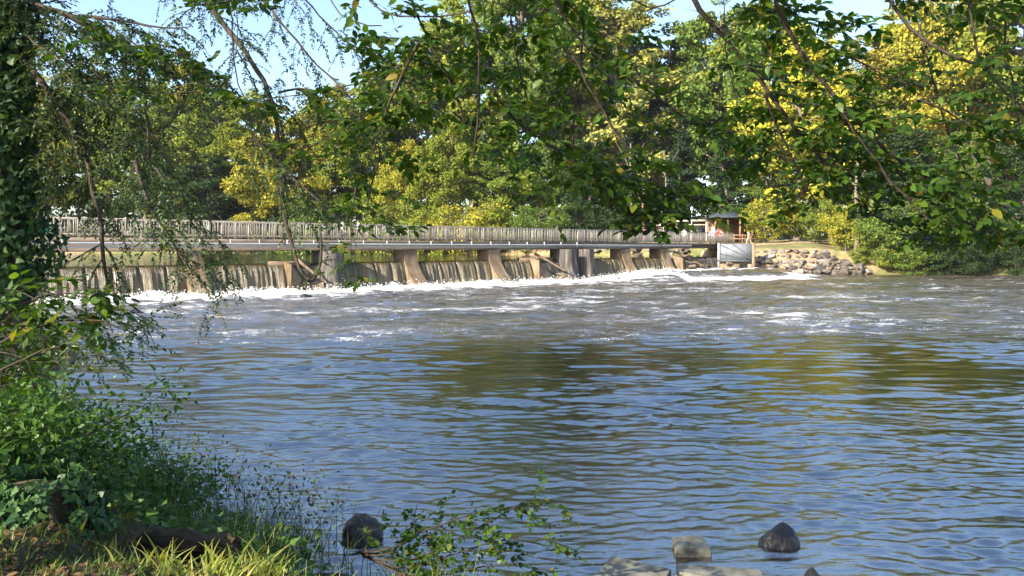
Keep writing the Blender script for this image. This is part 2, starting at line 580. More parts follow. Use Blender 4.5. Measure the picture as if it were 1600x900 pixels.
def water_mat(name, body, simple=False):
    m, nt, out = nodes(name)
    tc = nt.nodes.new("ShaderNodeTexCoord")
    mp = N(nt, "ShaderNodeMapping"); mp.inputs["Scale"].default_value = (.42, 1.0, 1.0)
    mp.inputs["Rotation"].default_value = (0, 0, rad(8))
    nt.links.new(tc.outputs['Object'], mp.inputs[0])
    n1 = N(nt, "ShaderNodeTexNoise", Scale=5.5, Detail=5.0, Roughness=.6, Distortion=.3)
    n2 = N(nt, "ShaderNodeTexNoise", Scale=1.3, Detail=5.0, Roughness=.6, Distortion=.4)
    for n_ in (n1, n2):
        nt.links.new(mp.outputs[0], n_.inputs['Vector'])
    p = nt.nodes.new("ShaderNodeBsdfPrincipled")
    p.inputs["IOR"].default_value = 4.4
    p.inputs["Specular IOR Level"].default_value = .5
    if simple:
        hgt = math_node(nt, 'MULTIPLY', n2.outputs[0], .04)
        b = N(nt, "ShaderNodeBump", Strength=1.0, Distance=1.0)
        nt.links.new(hgt, b.inputs["Height"]); nt.links.new(b.outputs[0], p.inputs["Normal"])
        p.inputs["Base Color"].default_value = (*body, 1); p.inputs["Roughness"].default_value = .06
        nt.links.new(p.outputs[0], out.inputs[0])
        return m
    at = N(nt, "ShaderNodeAttribute", attribute_name="foam")
    ch = N(nt, "ShaderNodeAttribute", attribute_name="chop")
    h1 = math_node(nt, 'MULTIPLY', n1.outputs[0], .015)
    h2 = math_node(nt, 'MULTIPLY', math_node(nt, 'MULTIPLY', n2.outputs[0], ch.outputs["Fac"]), .22)
    n3 = N(nt, "ShaderNodeTexNoise", Scale=13.0, Detail=4.0, Roughness=.6)
    nt.links.new(mp.outputs[0], n3.inputs['Vector'])
    hgt = math_node(nt, 'ADD', math_node(nt, 'ADD', h1, h2), math_node(nt, 'MULTIPLY', n3.outputs[0], .005))
    ne = N(nt, "ShaderNodeAttribute", attribute_name="near")
    hgt = math_node(nt, 'ADD', math_node(nt, 'MULTIPLY', math_node(nt, 'ADD', h1, math_node(nt, 'MULTIPLY', n3.outputs[0], .005)), ne.outputs["Fac"]), h2)
    # foam flecks
    mp2 = N(nt, "ShaderNodeMapping"); mp2.inputs["Scale"].default_value = (.5, 1.0, 1.0)
    nt.links.new(tc.outputs['Object'], mp2.inputs[0])
    f1 = N(nt, "ShaderNodeTexNoise", Scale=3.6, Detail=9.0, Roughness=.76)
    nt.links.new(mp2.outputs[0], f1.inputs['Vector'])
    f2 = N(nt, "ShaderNodeTexNoise", Scale=17.0, Detail=4.0, Roughness=.7)
    nt.links.new(mp2.outputs[0], f2.inputs['Vector'])
    t = math_node(nt, 'ADD', f1.outputs[0], math_node(nt, 'MULTIPLY', at.outputs["Fac"], .62))
    t = math_node(nt, 'ADD', t, math_node(nt, 'MULTIPLY', math_node(nt, 'SUBTRACT', f2.outputs[0], .5), .55))
    fm = ramp(nt, t, [(.66, (0, 0, 0)), (.93, (1, 1, 1))])
    f3 = N(nt, "ShaderNodeTexNoise", Scale=.22, Detail=6.0, Roughness=.65)
    nt.links.new(mp2.outputs[0], f3.inputs['Vector'])
    silt = math_node(nt, 'MULTIPLY', ch.outputs["Fac"], ramp(nt, f3.outputs[0], [(.32, (.25, .25, .25)), (.62, (1, 1, 1))]))
    body_c = mixc(nt, silt, body, (.10, .082, .058))
    c = mixc(nt, fm, body_c, (.62, .60, .56))
    nt.links.new(c, p.inputs["Base Color"])
    r_ = ramp(nt, fm, [(0, (.05, .05, .05)), (1, (.75, .75, .75))])
    nt.links.new(r_, p.inputs["Roughness"])
    hgt = math_node(nt, 'ADD', hgt, math_node(nt, 'MULTIPLY', fm, .03))
    b = N(nt, "ShaderNodeBump", Strength=1.0, Distance=1.0)
    nt.links.new(hgt, b.inputs["Height"]); nt.links.new(b.outputs[0], p.inputs["Normal"])
    nt.links.new(p.outputs[0], out.inputs[0])
    return m


M['water'] = water_mat("river_water", (.014, .011, .005))
M['pond'] = water_mat("pond_water", (.05, .045, .02), True)
obj("river_water", make_water(), M['water'], smooth=True, kind="structure")
mb = MB()
q = [P(-90, -.25), P(71, -.25), P(71, -60), P(-90, -160)]
mb.add([(a[0], a[1], UPZ - .01) for a in q], [(0, 1, 2, 3)])
obj("pond_water", mb, M['pond'], kind="structure")

# ------------------------------------------------------------------ weir: body, piers, columns, debris
weir = thing("weir", "long concrete weir with curved piers and water pouring over it", "weir", ROOT_LOC, TH)


def prism(profile, x0, x1):
    """profile of (s downstream, z) extruded from x0 to x1 along the weir"""
    mb = MB()
    r0 = [(x0, -s, z) for s, z in profile]
    r1 = [(x1, -s, z) for s, z in profile]
    mb.loft(np.array([r0, r1]))
    return mb


obj("sill", prism([(-.6, UPZ - .12), (0, UPZ - .10), (.25, UPZ - .45), (.5, .6), (1.1, -1), (-.6, -1)], -40, 71), M['dark_concrete'], weir)
zz = np.linspace(0, 1, 14)
DECK_LO, DECK_HI = 2.89, 3.79


def pier_profile(foot=2.3):
    front = [(.15 + foot * (1 - t) ** 2.2, -.4 + (DECK_LO - .003 + .4) * t) for t in zz]
    return [(-1.6, -.4)] + front + [(-1.6, DECK_LO - .003)]


for px, wd, ft in ((8, 1.5, 2.6), (302, 1.25, 2.8), (640, 1.25, 2.7), (771, 1.25, 2.7), (977, 1.2, 2.5), (1038, 1.2, 2.4)):
    a = a_of(px)
    o = obj("pier", prism(pier_profile(ft), a - wd / 2, a + wd / 2), M['concrete'], weir)
for px, wd in ((512, 1.35), (879, 1.15), (908, .9)):
    a = a_of(px)
    mb = MB()
    rings = []
    for t in np.linspace(0, 1, 8):
        fl = 1 + .55 * (1 - t) ** 3
        z = -.4 + (DECK_LO - .003 + .4) * t
        hw = wd / 2 * fl
        rings.append([(a - hw, -1.35 * fl, z), (a + hw, -1.35 * fl, z), (a + hw, 1.2, z), (a - hw, 1.2, z)])
    mb.loft(np.array(rings))
    obj("column", mb, M['dark_concrete'], weir)
# blocked bays: sloping slabs and cross beams
for p0, p1 in ((442, 492), (826, 868), (1050, 1085)):
    a0, a1 = a_of(p0), a_of(p1)
    mb = MB()
    n_ = 9
    rr = []
    for t in np.linspace(0, 1, n_):
        aa = a0 + (a1 - a0) * t
        top = 1.9 - 1.6 * math.sin(min(t * 1.35, 1) * math.pi / 2) + .8 * max(0, t - .7)
        rr.append([(aa, -1.5, -.5), (aa, -1.5, top), (aa, 1.0, top + .35), (aa, 1.0, -.5)])
    mb.loft(np.array(rr))
    obj("sloping_slab", mb, M['concrete'], weir)
    mb = MB(); mb.box(a0 - 1.2, a1 - .5, -.2, .25, 1.75, 2.12)
    obj("cross_beam", mb, M['wood'], weir)
    mb = MB(); mb.tube([(a0 + 1, .3, 2.5), ((a0 + a1) / 2, -.6, 1.9), (a1 - .4, -1.7, .9)], [.14, .12, .09], 7)
    obj("jammed_log", mb, M['wood'], weir)
# pins on the crest
pin = MB(); pin.box(-.035, .035, -.10, .02, UPZ - .2, UPZ + .2)
pin_me = pin.mesh("crest_pin"); pin_me.materials.append(M['dark_concrete'])
BAYS = [(-160, 292), (318, 446), (530, 632), (657, 764), (786, 832), (921, 970), (989, 1033)]
pin_as = []
for p0, p1 in BAYS[0:]:
    a0, a1 = a_of(p0), a_of(p1)
    n_ = max(1, int((a1 - a0) / 1.45))
    for k in range(1, n_):
        aa = a0 + (a1 - a0) * k / n_ + R.uniform(-.12, .12)
        pin_as.append(aa)
        o = obj("crest_pin", pin_me, None, weir)
        o.location = (aa, 0, R.uniform(-.05, .04))
pin_as = np.array(pin_as)

# falling water, one curtain to a bay
m, nt, out = nodes("falling_water")
tc = nt.nodes.new("ShaderNodeTexCoord")
mp = N(nt, "ShaderNodeMapping"); mp.inputs["Scale"].default_value = (10.0, .25, .22)
nt.links.new(tc.outputs['Object'], mp.inputs[0])
n1 = N(nt, "ShaderNodeTexNoise", Scale=1.6, Detail=7.0, Roughness=.65)
nt.links.new(mp.outputs[0], n1.inputs['Vector'])
at = N(nt, "ShaderNodeAttribute", attribute_name="drop")
t = math_node(nt, 'ADD', n1.outputs[0], math_node(nt, 'MULTIPLY', at.outputs["Fac"], .20))
c = ramp(nt, t, [(.34, (.035, .026, .008)), (.52, (.078, .057, .020)), (.68, (.125, .095, .042)), (.86, (.45, .40, .31))])
p = nt.nodes.new("ShaderNodeBsdfPrincipled")
p.inputs["Roughness"].default_value = .28
nt.links.new(c, p.inputs["Base Color"])
b = N(nt, "ShaderNodeBump", Strength=.9, Distance=.12)
nt.links.new(n1.outputs[0], b.inputs["Height"]); nt.links.new(b.outputs[0], p.inputs["Normal"])
nt.links.new(p.outputs[0], out.inputs[0])
M['fall'] = m
for (p0, p1) in BAYS:
    a0, a1 = a_of(p0), a_of(p1)
    na = max(8, int((a1 - a0) / .09)); nt_ = 22
    av = np.linspace(a0 - .15, a1 + .15, na); tv = np.linspace(0, 1, nt_)
    Aa, Tt = np.meshgrid(av, tv, indexing='ij')
    s_ = -.55 + np.where(Tt < .2, Tt / .2 * .6, .6 + (Tt - .2) * 1.15 * (1 - .12 * (Tt - .2)))
    z_ = np.where(Tt < .2, UPZ + .02 - .05 * Tt / .2, UPZ - .03 - 2.15 * ((Tt - .2) / .8) ** 1.75)
    rip = snoise(Aa, Aa * 0 + .3 * Tt, .25, 1.1, 51, 14) * .05 + snoise(Aa, Aa * 0, .8, 2.6, 52, 8) * .06
    if len(pin_as):
        dmin = np.abs(Aa[:, :, None] - pin_as[None, None, :]).min(2)
        notch = np.exp(-((dmin) / .06) ** 2)
    else:
        notch = 0
    s_ = s_ + rip * np.clip(Tt - .15, 0, 1) * 1.3 - notch * .22 * smooth(.2, .34, Tt) * smooth(1.1, .6, Tt)
    z_ = z_ - notch * .02
    v = np.stack([Aa, -s_, z_], -1).reshape(-1, 3)
    i = np.arange(na * nt_).reshape(na, nt_)
    f = np.stack([i[:-1, :-1], i[:-1, 1:], i[1:, 1:], i[1:, :-1]], -1).reshape(-1, 4)
    me = mesh_arrays("falling_water", v, f)
    at_ = me.attributes.new("drop", 'FLOAT', 'POINT')
    at_.data.foreach_set("value", (Tt ** 1.5).ravel().astype(np.float32))
    o = obj("falling_water", me, M['fall'], smooth=True, kind="structure")
    o.location = ROOT_LOC; o.rotation_euler = (0, 0, TH)

# foam heaped at the foot of the falls
M['foam'] = solid("foam", [(.3, (.46, .44, .41)), (.7, (.70, .69, .66))], 3, .7, bump=.06, bump_scale=6)
aa = np.linspace(-14, 60, 620); ss = np.linspace(.3, 7.5, 44)
Aa, Ss = np.meshgrid(aa, ss, indexing='ij')
n1_ = snoise(Aa, Ss, .5, 1.6, 61, 18); n2_ = snoise(Aa, Ss, 1.5, 5, 62, 14); n3_ = snoise(Aa, Ss, .22, .5, 64, 14)
reachf = 2.7 + 1.1 * snoise(Aa, Aa * 0, 2, 9, 63, 8)
env = smooth(reachf + 1.6, reachf - 1.6, Ss)
zf_ = env * (.15 + .08 * n1_ + .08 * n2_ + .05 * n3_) - .10
zf_ = zf_ * np.where(Aa > 44, .6, 1) + .6 * smooth(44, 56, Aa) * env
x_, y_ = P(0)[0] + Aa * UX[0] + Ss * DN[0], P(0)[1] + Aa * UX[1] + Ss * DN[1]
mb = MB()
i = np.arange(Aa.size).reshape(Aa.shape)
f = np.stack([i[:-1, :-1], i[:-1, 1:], i[1:, 1:], i[1:, :-1]], -1).reshape(-1, 4)
mb.add(np.stack([x_, y_, zf_], -1).reshape(-1, 3), f)
n_ = 5200
sa = R.uniform(-12, 58, n_); s2 = np.abs(R.normal(1.9, 1.3, n_)) + .5
px_ = A0[0] + sa * UX[0] + s2 * DN[0]; py_ = A0[1] + sa * UX[1] + s2 * DN[1]
base = np.where(sa > 44, .6 * smooth(44, 56, sa), 0)
pz_ = base + .04 + np.abs(R.normal(0, .18, n_)) * np.exp(-((s2 - 1.8) / 1.6) ** 2)
ICO_V = np.array([(0, 0, .6), (.6, 0, 0), (0, .6, 0), (-.6, 0, 0), (0, -.6, 0), (0, 0, -.6)])
ICO_F = np.array([(0, 1, 2), (0, 2, 3), (0, 3, 4), (0, 4, 1), (5, 2, 1), (5, 3, 2), (5, 4, 3), (5, 1, 4)])
scatter(mb, ICO_V, ICO_F, rotmats(n_, R), np.stack([px_, py_, pz_], -1), R.uniform(.03, .11, n_))
obj("foam", mb, M['foam'], smooth=True, kind="stuff")

# ------------------------------------------------------------------ footbridge
bridge = thing("footbridge", "long grey footbridge with picket railing and pipes along its side over the weir", "footbridge", ROOT_LOC, TH)
AE = 71.0      # right end
AS = -16.0
WID = 2.7


def bb(name, mat, boxes):
    mb = MB()
    for b_ in boxes:
        mb.box(*b_)
    return obj(name, mb, mat, bridge)


bb("deck", M['deck'], [(AS, AE, .02, WID - .02, 3.42, 3.72)])
bb("edge_beam", M['deck'], [(AS, AE, -.12, .017, 3.56, 3.82)])
bb("edge_beam", M['deck'], [(AS, AE, WID - .017, WID + .12, 3.56, 3.82)])
bb("girder", M['deck'], [(AS, AE, -.06, .30, DECK_LO, 3.14), (AS, AE, .04, .18, 3.143, 3.417)])
bb("girder", M['deck'], [(AS, AE, WID - .3, WID + .06, DECK_LO, 3.14), (AS, AE, WID - .18, WID - .04, 3.143, 3.417)])
mb = MB(); mb.tube([(AS, -.20, 3.44), (AE - 8, -.20, 3.44)], .085, 12); obj("pipe", mb, M['pipe'], bridge, smooth=True)
mb = MB(); mb.tube([(AS, -.16, 3.20), (AE - 8, -.16, 3.20)], .055, 10); obj("pipe", mb, M['pipe'], bridge, smooth=True)
ob = MB(); ob.box(-.03, .03, -.22, -.123, 3.24, 3.75)
hg = ob.mesh("pipe_bracket"); hg.materials.append(M['pipe'])
for k in range(28):
    o = obj("pipe_bracket", hg, None, bridge); o.location = (AS + 5 + 2.1 * k, 0, 0)
for yy in (-.03, WID + .03):
    bb("top_rail", M['picket'], [(AS, AE, yy - .05, yy + .05, 5.02, 5.085)])
    bb("lower_rail", M['picket'], [(AS, AE, yy - .025, yy + .025, 4.02, 4.08)])
pm_ = MB(); pm_.box(-.05, .05, -.045, .045, 3.823, 5.015)
post_me = pm_.mesh("railing_post"); post_me.materials.append(M['picket'])
for k in range(43):
    for yy in (-.03, WID + .03):
        o = obj("railing_post", post_me, None, bridge); o.location = (AS + .5 + 2.0 * k, yy, 0)
pk = []
for k in range(4):
    b_ = MB(); w_ = .026 + .006 * k; b_.box(-w_, w_, -.075, -.052, 3.90, 5.10 - .015 * k)
    me_ = b_.mesh("picket"); me_.materials.append(M['picket']); pk.append(me_)
far_pk = MB()
sp = .185
n_all = int((AE - AS) / sp)
for k in range(n_all):
    aa_ = AS + .1 + k * sp + R.uniform(-.02, .02)
    px_here = 800 + F * P(aa_)[0] / P(aa_)[1]
    if aa_ > -1.0 and len([0]) and (k - int((-1.0 - AS) / sp)) < 300:
        o = obj("picket", pk[k % 4], None, bridge)
        v_ = R.uniform(.65, 1.3); o.color = (v_, v_ * R.uniform(.95, 1.0), v_ * R.uniform(.88, 1.0), 1)
        o.location = (aa_, 0, R.uniform(-.035, .035)); o.rotation_euler = (0, R.uniform(-.02, .02), 0)
    else:
        far_pk.box(aa_ - .034, aa_ + .034, -.075, -.052, 3.90, 5.09 + R.uniform(-.03, .02))
    far_pk.box(aa_ - .030, aa_ + .030, WID + .052, WID + .075, 3.90, 5.09 + R.uniform(-.03, .02))
obj("picket_row", far_pk, M['picket'], bridge, kind="stuff")

# the deck and railing fall gently towards the right-hand bank
FALL = .0058
for o in bridge.children:
    if o.name.split('.')[0] in ("picket", "railing_post"):
        o.location.z -= FALL * o.location.x
    elif o.name.split('.')[0] == "pipe_bracket":
        o.location.z -= FALL * .7 * o.location.x
    else:
        co = np.empty(len(o.data.vertices) * 3, np.float32); o.data.vertices.foreach_get("co", co); co = co.reshape(-1, 3)
        co[:, 2] -= FALL * co[:, 0] * np.clip((co[:, 2] - DECK_LO) / (3.82 - DECK_LO), 0, 1)
        o.data.vertices.foreach_set("co", co.ravel()); o.data.update()

# ------------------------------------------------------------------ steel wing wall
dw = 90.6
w0, w1 = W(1121, 381, dw), W(1180, 381, dw - .9)
wing = thing("wing_wall", "grey steel wing wall with diagonal braces where the footbridge meets the bank", "retaining wall", (w0[0], w0[1], 0), math.atan2(w1[1] - w0[1], w1[0] - w0[0]))
Lw = float(np.hypot(w1[0] - w0[0], w1[1] - w0[1]))
mb = MB(); mb.box(.25, Lw - .35, 0, .12, 1.62, 3.40); obj("steel_panel", mb, M['steel'], wing)
for k in range(1, 5):
    xk = .25 + (Lw - .6) * k / 5
    mb = MB(); mb.box(xk - .02, xk + .02, -.02, -.001, 1.64, 3.38); obj("panel_seam", mb, M['steel'], wing)
mb = MB(); mb.box(.02, .247, -.12, .2, .3, 3.46); obj("end_post", mb, M['pipe'], wing)
mb = MB(); mb.box(Lw - .347, Lw + .02, -.15, .3, .0, 3.55); obj("end_post", mb, M['concrete'], wing)
for xa, za, xb, zb in ((.3, 3.3, Lw - .4, 1.72), (1.7, 3.36, Lw - .42, 1.95), (.27, 2.3, Lw * .72, 1.7)):
    mb = MB(); mb.tube([(xa, -.07, za), (xb, -.07, zb)], .05, 6); obj("brace", mb, M['steel_dark'], wing)
mb = MB(); mb.box(.02, Lw - .36, -.16, .25, 1.40, 1.60); obj("walkway_beam", mb, M['steel_dark'], wing)
mb = MB(); mb.box(.25, 2.4, -.2, .5, -.2, 1.15); mb.box(3.3, Lw - .35, -.2, .5, -.2, 1.1); obj("footing", mb, M['concrete'], wing)

# ------------------------------------------------------------------ rocks
def hull_rock(seed, n=16, squash=.75):
    r = np.random.default_rng(seed)
    bm = bmesh.new()
    pts = r.normal(size=(n, 3)); pts /= np.linalg.norm(pts, axis=1, keepdims=True)
    pts *= r.uniform(.8, 1.05, (n, 1))
    pts = np.sign(pts) * np.abs(pts) ** .8
    for q_ in pts:
        bm.verts.new((q_[0], q_[1], q_[2] * squash))
    bmesh.ops.convex_hull(bm, input=bm.verts)
    bmesh.ops.delete(bm, geom=[v for v in bm.verts if not v.link_faces], context='VERTS')
    me = bpy.data.meshes.new("stone"); bm.to_mesh(me); bm.free()
    me.materials.append(M['rock'])
    return me


ROCKS = [hull_rock(100 + k, 14 + k % 6) for k in range(12)]
rev = thing("stone_revetment", "bank of grey and tan boulders beside the steel wing wall", "boulder bank", (X(1270, 89), 89, 0))
TINT = [(.8, .8, .8, 1), (1.1, 1.08, 1.08, 1), (.6, .5, .44, 1), (.9, .74, .62, 1), (.45, .42, .4, 1), (1.2, 1.2, 1.22, 1), (.55, .54, .54, 1)]


def stone(parent, x, y, z, sz, sub=None):
    o = obj("stone", ROCKS[int(R.integers(len(ROCKS)))], None, parent)
    o.location = (x - parent.location.x, y - parent.location.y, z - parent.location.z)
    o.rotation_euler = (R.uniform(-.3, .3), R.uniform(-.3, .3), R.uniform(0, 6.28))
    o.scale = (sz * R.uniform(.8, 1.25), sz * R.uniform(.7, 1.0), sz * R.uniform(.6, .9))
    o.color = TINT[int(R.integers(len(TINT)))]
    return o


for row in range(6):
    zc = .25 + .55 * row
    px_ = 1186.0
    while px_ < 1392 - row * 10:
        sz = .28 + .5 * R.uniform(0, 1) ** 1.8 + (.12 if row == 0 else 0)
        d_ = 90.0 + .62 * row - (px_ - 1186) / 190 * 2.6 + R.uniform(-.2, .2)
        lim = 2.45 - max(0, (px_ - 1280)) * .027
        if zc < lim + .2:
            stone(rev, X(px_, d_), d_, zc + R.uniform(-.12, .12), sz)
        px_ += sz * 2 * 13.6 * R.uniform(.62, .85)
for k in range(70):
    px_ = R.uniform(1186, 1375); zz_ = R.uniform(.1, 2.1)
    if zz_ < 2.4 - max(0, px_ - 1280) * .027:
        d_ = 90.1 + .62 * (zz_ - .25) / .55 - (px_ - 1186) / 190 * 2.6 + .15
        stone(rev, X(px_, d_), d_, zz_, R.uniform(.18, .34))
rev2 = thing("boulder_shore", "sunlit boulders lining the pond behind the far bays of the weir", "boulder bank", (X(960, 99), 99, 0))
for k in range(46):
    px_ = R.uniform(890, 1075)
    pt = np.array((X(px_, 97.0), 97.0))
    a_, s_ = frame_as(*pt)
    d_ = 97 + (1000 - px_) * .05 + R.uniform(-.5, 1.2)
    stone(rev2, X(px_, d_), d_, R.uniform(2.0, 3.1), R.uniform(.35, .7))

# driftwood heap beside the wing wall
drift = thing("driftwood_heap", "heap of bleached logs and rubble wedged against the end of the weir", "driftwood", (P(63)[0], P(63)[1], 0), TH)
for k in range(26):
    L = R.uniform(1.0, 3.8); x0 = R.uniform(-3.0, 2.6); y0 = R.uniform(-1.6, 1.4); z0 = .55 + (1.7 - abs(x0 + 1) * .42) * R.uniform(0, 1)
    an = R.normal(0, .5) + (0.1 if k % 3 else 1.2); el = R.normal(-.15, .25)
    pts = [(x0 + L * t_ * math.cos(an) * math.cos(el), y0 + L * t_ * math.sin(an) * math.cos(el), max(.3, z0 + L * t_ * math.sin(el) + .08 * math.sin(5 * t_ + k))) for t_ in np.linspace(-.5, .5, 5)]
    r0 = R.uniform(.05, .17)
    mb = MB(); mb.tube(pts, np.linspace(r0, r0 * .55, 5), 6); obj("log", mb, M['wood'], drift)
for k in range(14):
    q_ = P(63 + R.uniform(-3.0, 4.6), R.uniform(-.5, 2.3))
    stone(drift, q_[0], q_[1], R.uniform(.4, 1.3), R.uniform(.25, .55))
for o in drift.children:
    if o.name.startswith("stone"):
        rel = Vector((o.location.x, o.location.y, 0)); rel.rotate(Matrix.Rotation(-TH, 3, 'Z')); o.location.x, o.location.y = rel.x, rel.y


def near_rock(name, label, cat, px, py, wpx, hpx, mat, seed, taper=.1, npl=9, lo=.42):
    """boulder standing in the shallow water; py = row of its waterline"""
    d_ = EYE * F / (py - HZ)
    x = X(px, d_); hw = wpx / 2 / F * d_; hh = hpx / F * d_
    r = np.random.default_rng(seed)
    bm = bmesh.new()
    bmesh.ops.create_icosphere(bm, subdivisions=4, radius=1.0)
    planes = r.normal(size=(npl, 3)); planes[:, 2] = np.abs(planes[:, 2]) * 1.1 + .05; planes /= np.linalg.norm(planes, axis=1, keepdims=True)
    offs = r.uniform(lo, lo + .3, npl)
    for v in bm.verts:
        c = np.array(v.co)
        for n_, o_ in zip(planes, offs):
            ex = c @ n_ - o_
            if ex > 0:
                c = c - n_ * ex * .97
        k = 1 + .07 * mnoise.noise(Vector(c * 3) + Vector((seed, 0, 0))) + .025 * mnoise.noise(Vector(c * 9))
        v.co = c * k
    me = bpy.data.meshes.new(name); bm.to_mesh(me); bm.free()
    co = np.array([v.co[:] for v in me.vertices])
    sc = np.array((hw / np.abs(co[:, 0]).max(), hw * .85 / np.abs(co[:, 1]).max(), 1.0))
    zt = co[:, 2].max()
    co[:, :2] *= (1 - taper * np.clip(co[:, 2] / zt, 0, 1))[:, None]
    co = co * sc; co[:, 2] = (co[:, 2] / zt) * hh * .97 + hh * .03
    me.vertices.foreach_set("co", co.astype(np.float32).ravel())
    o = obj(name, me, mat, smooth=False)
    o.location = (x, d_ + hw * .6, 0)
    tag(o, label, cat)
    return o


near_rock("boulder", "dark round-topped boulder in the water beside the grassy bank", "boulder", 563, 846, 66, 36, M['wet_rock'], 33, .0, 15, .74)
near_rock("boulder", "dark pointed boulder standing alone in the shallow water", "boulder", 1225, 858, 66, 33, M['wet_rock'], 9, .22, 14, .70)
near_rock("boulder", "small dark rock barely showing above the water, nearer than the pointed boulder", "boulder", 1271, 908, 30, 20, M['wet_rock'], 14)

near_rock("boulder", "low dark rock awash in the foam below the left falls", "boulder", 209, 489, 26, 6, M['wet_rock'], 41)
near_rock("boulder", "low dark rock awash in front of the stained double column", "boulder", 474, 465, 24, 6, M['wet_rock'], 47)


def cut_block(label, cx, cy, sx, sy, z0, z1, rz, seed, tilt=(0, 0)):
    r = np.random.default_rng(seed)
    bm = bmesh.new()
    bmesh.ops.create_cube(bm, size=1.0)
    bmesh.ops.scale(bm, vec=(sx, sy, z1 - z0), verts=bm.verts)
    for v in bm.verts:
        v.co += Vector(r.normal(0, .022, 3))
    bmesh.ops.bevel(bm, geom=list(bm.edges), offset=.012, segments=2, affect='EDGES')
    bmesh.ops.subdivide_edges(bm, edges=list(bm.edges), cuts=2, use_grid_fill=True)
    for v in bm.verts:
        v.co += v.normal * (.012 * mnoise.noise(v.co * 7 + Vector((seed, 1, 2))))
    me = bpy.data.meshes.new("stone_block"); bm.to_mesh(me); bm.free()
    o = obj("stone_block", me, M['block'])
    o.location = (cx, cy, (z0 + z1) / 2); o.rotation_euler = (tilt[0], tilt[1], rz)
    tag(o, label, "stone block")
    return o


cut_block("square cut stone block, the farther one standing up from the water", X(1083, 8.75), 8.85, .35, .36, -.45, .085, .03, 1)
cut_block("long flat stone slab lying in front of the square block", X(1125, 8.2), 8.18, .85, .34, -.4, .03, -.10, 2, (0, .05))
cut_block("broad stone slab cut off by the lower edge, left of the square block", X(985, 8.1), 8.12, .66, .5, -.35, .09, -.32, 3, (.04, .1))

# ------------------------------------------------------------------ park: hut, pavilion, lamp, fence, board, bin
GZ = 3.28


def hut():
    d = 104.0
    z0 = ground_z(1080, d) - .1
    k = 0.0
    x0, x1 = X(1030, d), X(1128, d)
    t = thing("park_hut", "low flat-roofed park hut with dark front behind the end of the footbridge", "hut", (x0, d, z0))
    L = x1 - x0
    mb = MB(); mb.box(0, L, 0, 4, 0, 2.75); obj("wall", mb, M['wall_dark'], t)
    mb = MB(); mb.box(-.5, L + .4, -.7, 4.5, 2.753, 3.0); obj("roof", mb, M['fascia'], t)
    mb = MB(); mb.box(-.4, L + .3, -.35, -.02, 2.25, 2.42); obj("lintel", mb, M['fascia'], t)
    for k in range(4):
        w_ = MB(); xx = .5 + k * L / 4.1; w_.box(xx, xx + L / 5.4, -.05, .05, .8, 2.1); wo_ = obj("window", w_, M['fascia'], t)
        g = MB(); g.box(xx + .06, xx + L / 5.4 - .06, -.07, -.052, .86, 2.04); obj("pane", g, M['glass'], wo_)
    for k in range(5):
        c = MB(); xx = .2 + k * (L - .4) / 4; c.box(xx - .08, xx + .08, -.62, -.46, 0, 2.75); obj("pillar", c, M['white'] if k == 3 else M['timber'], t)


hut()


def pavilion():
    d = 101.5
    z0 = ground_z(1140, d) - .1
    t = thing("pavilion", "open timber pavilion with dark hipped roof beside the park hut", "pavilion", (X(1140, d), d, z0))
    w, dp = 2.3, 2.0
    mb = MB()
    e = 3.25
    mb.loft(np.array([[(-w - .6, -dp - .6, e), (w + .6, -dp - .6, e), (w + .6, dp + .6, e), (-w - .6, dp + .6, e)], [(-w - .6, -dp - .6, e + .12), (w + .6, -dp - .6, e + .12), (w + .6, dp + .6, e + .12), (-w - .6, dp + .6, e + .12)], [(-.9, -.1, e + 1.0), (.9, -.1, e + 1.0), (.9, .1, e + 1.0), (-.9, .1, e + 1.0)]]))
    obj("roof", mb, M['roof'], t)
    for xx in (-w, -w / 3, w / 3, w):
        for yy in (-dp, dp):
            mb = MB(); mb.box(xx - .11, xx + .11, yy - .11, yy + .11, 0, e - .003); obj("post", mb, M['timber'], t)
    mb = MB(); mb.box(-w, w, dp - .35, dp - .2, 0, e - .02); obj("back_wall", mb, M['timber'], t)
    mb = MB(); mb.box(-w, w, -dp - .05, -dp + .06, .55, .75); obj("bench_rail", mb, M['timber'], t)


pavilion()
d_ = 100.5
lamp = thing("lamp_post", "slender grey lamp post in front of the park hut", "lamp post", (X(1081, d_), d_, ground_z(1081, d_)))
mb = MB(); mb.tube([(0, 0, -.2), (0, 0, 4.4)], [.07, .045], 8); obj("pole", mb, M['pipe'], lamp)
mb = MB(); mb.tube([(0, 0, 4.4), (0, 0, 4.55), (0, 0, 4.8), (0, 0, 4.9)], [.06, .18, .16, .03], 10); obj("lantern", mb, M['white'], lamp)
fd = 99.0
fx0, fx1 = X(1147, fd), X(1186, fd)
fz = ground_z(1165, fd)
fen = thing("rail_fence", "low timber rail fence on the grass behind the walking person", "fence", (fx0, fd, fz))
for k in range(4):
    xx = (fx1 - fx0) * k / 3
    mb = MB(); mb.box(xx - .07, xx + .07, -.06, .06, -.3, 1.15); obj("fence_post", mb, M['timber'], fen)
for zz_ in (.5, .95):
    mb = MB(); mb.box(0, fx1 - fx0, -.085, -.062, zz_, zz_ + .14); obj("fence_rail", mb, M['timber'], fen)
bd = 98.0
nb = thing("notice_board", "pale notice board on two posts near the end of the footbridge", "notice board", (X(1116, bd), bd, ground_z(1116, bd)))
mb = MB(); mb.box(-.38, .38, -.03, .03, .9, 2.3); obj("panel", mb, M['white'], nb)
mb = MB(); mb.box(-.32, .32, -.045, -.033, 1.0, 2.2); obj("poster", mb, solid("poster_print", [(.35, (.12, .12, .13)), (.5, (.5, .5, .5)), (.65, (.75, .74, .7))], 5, .7, detail=8), nb)
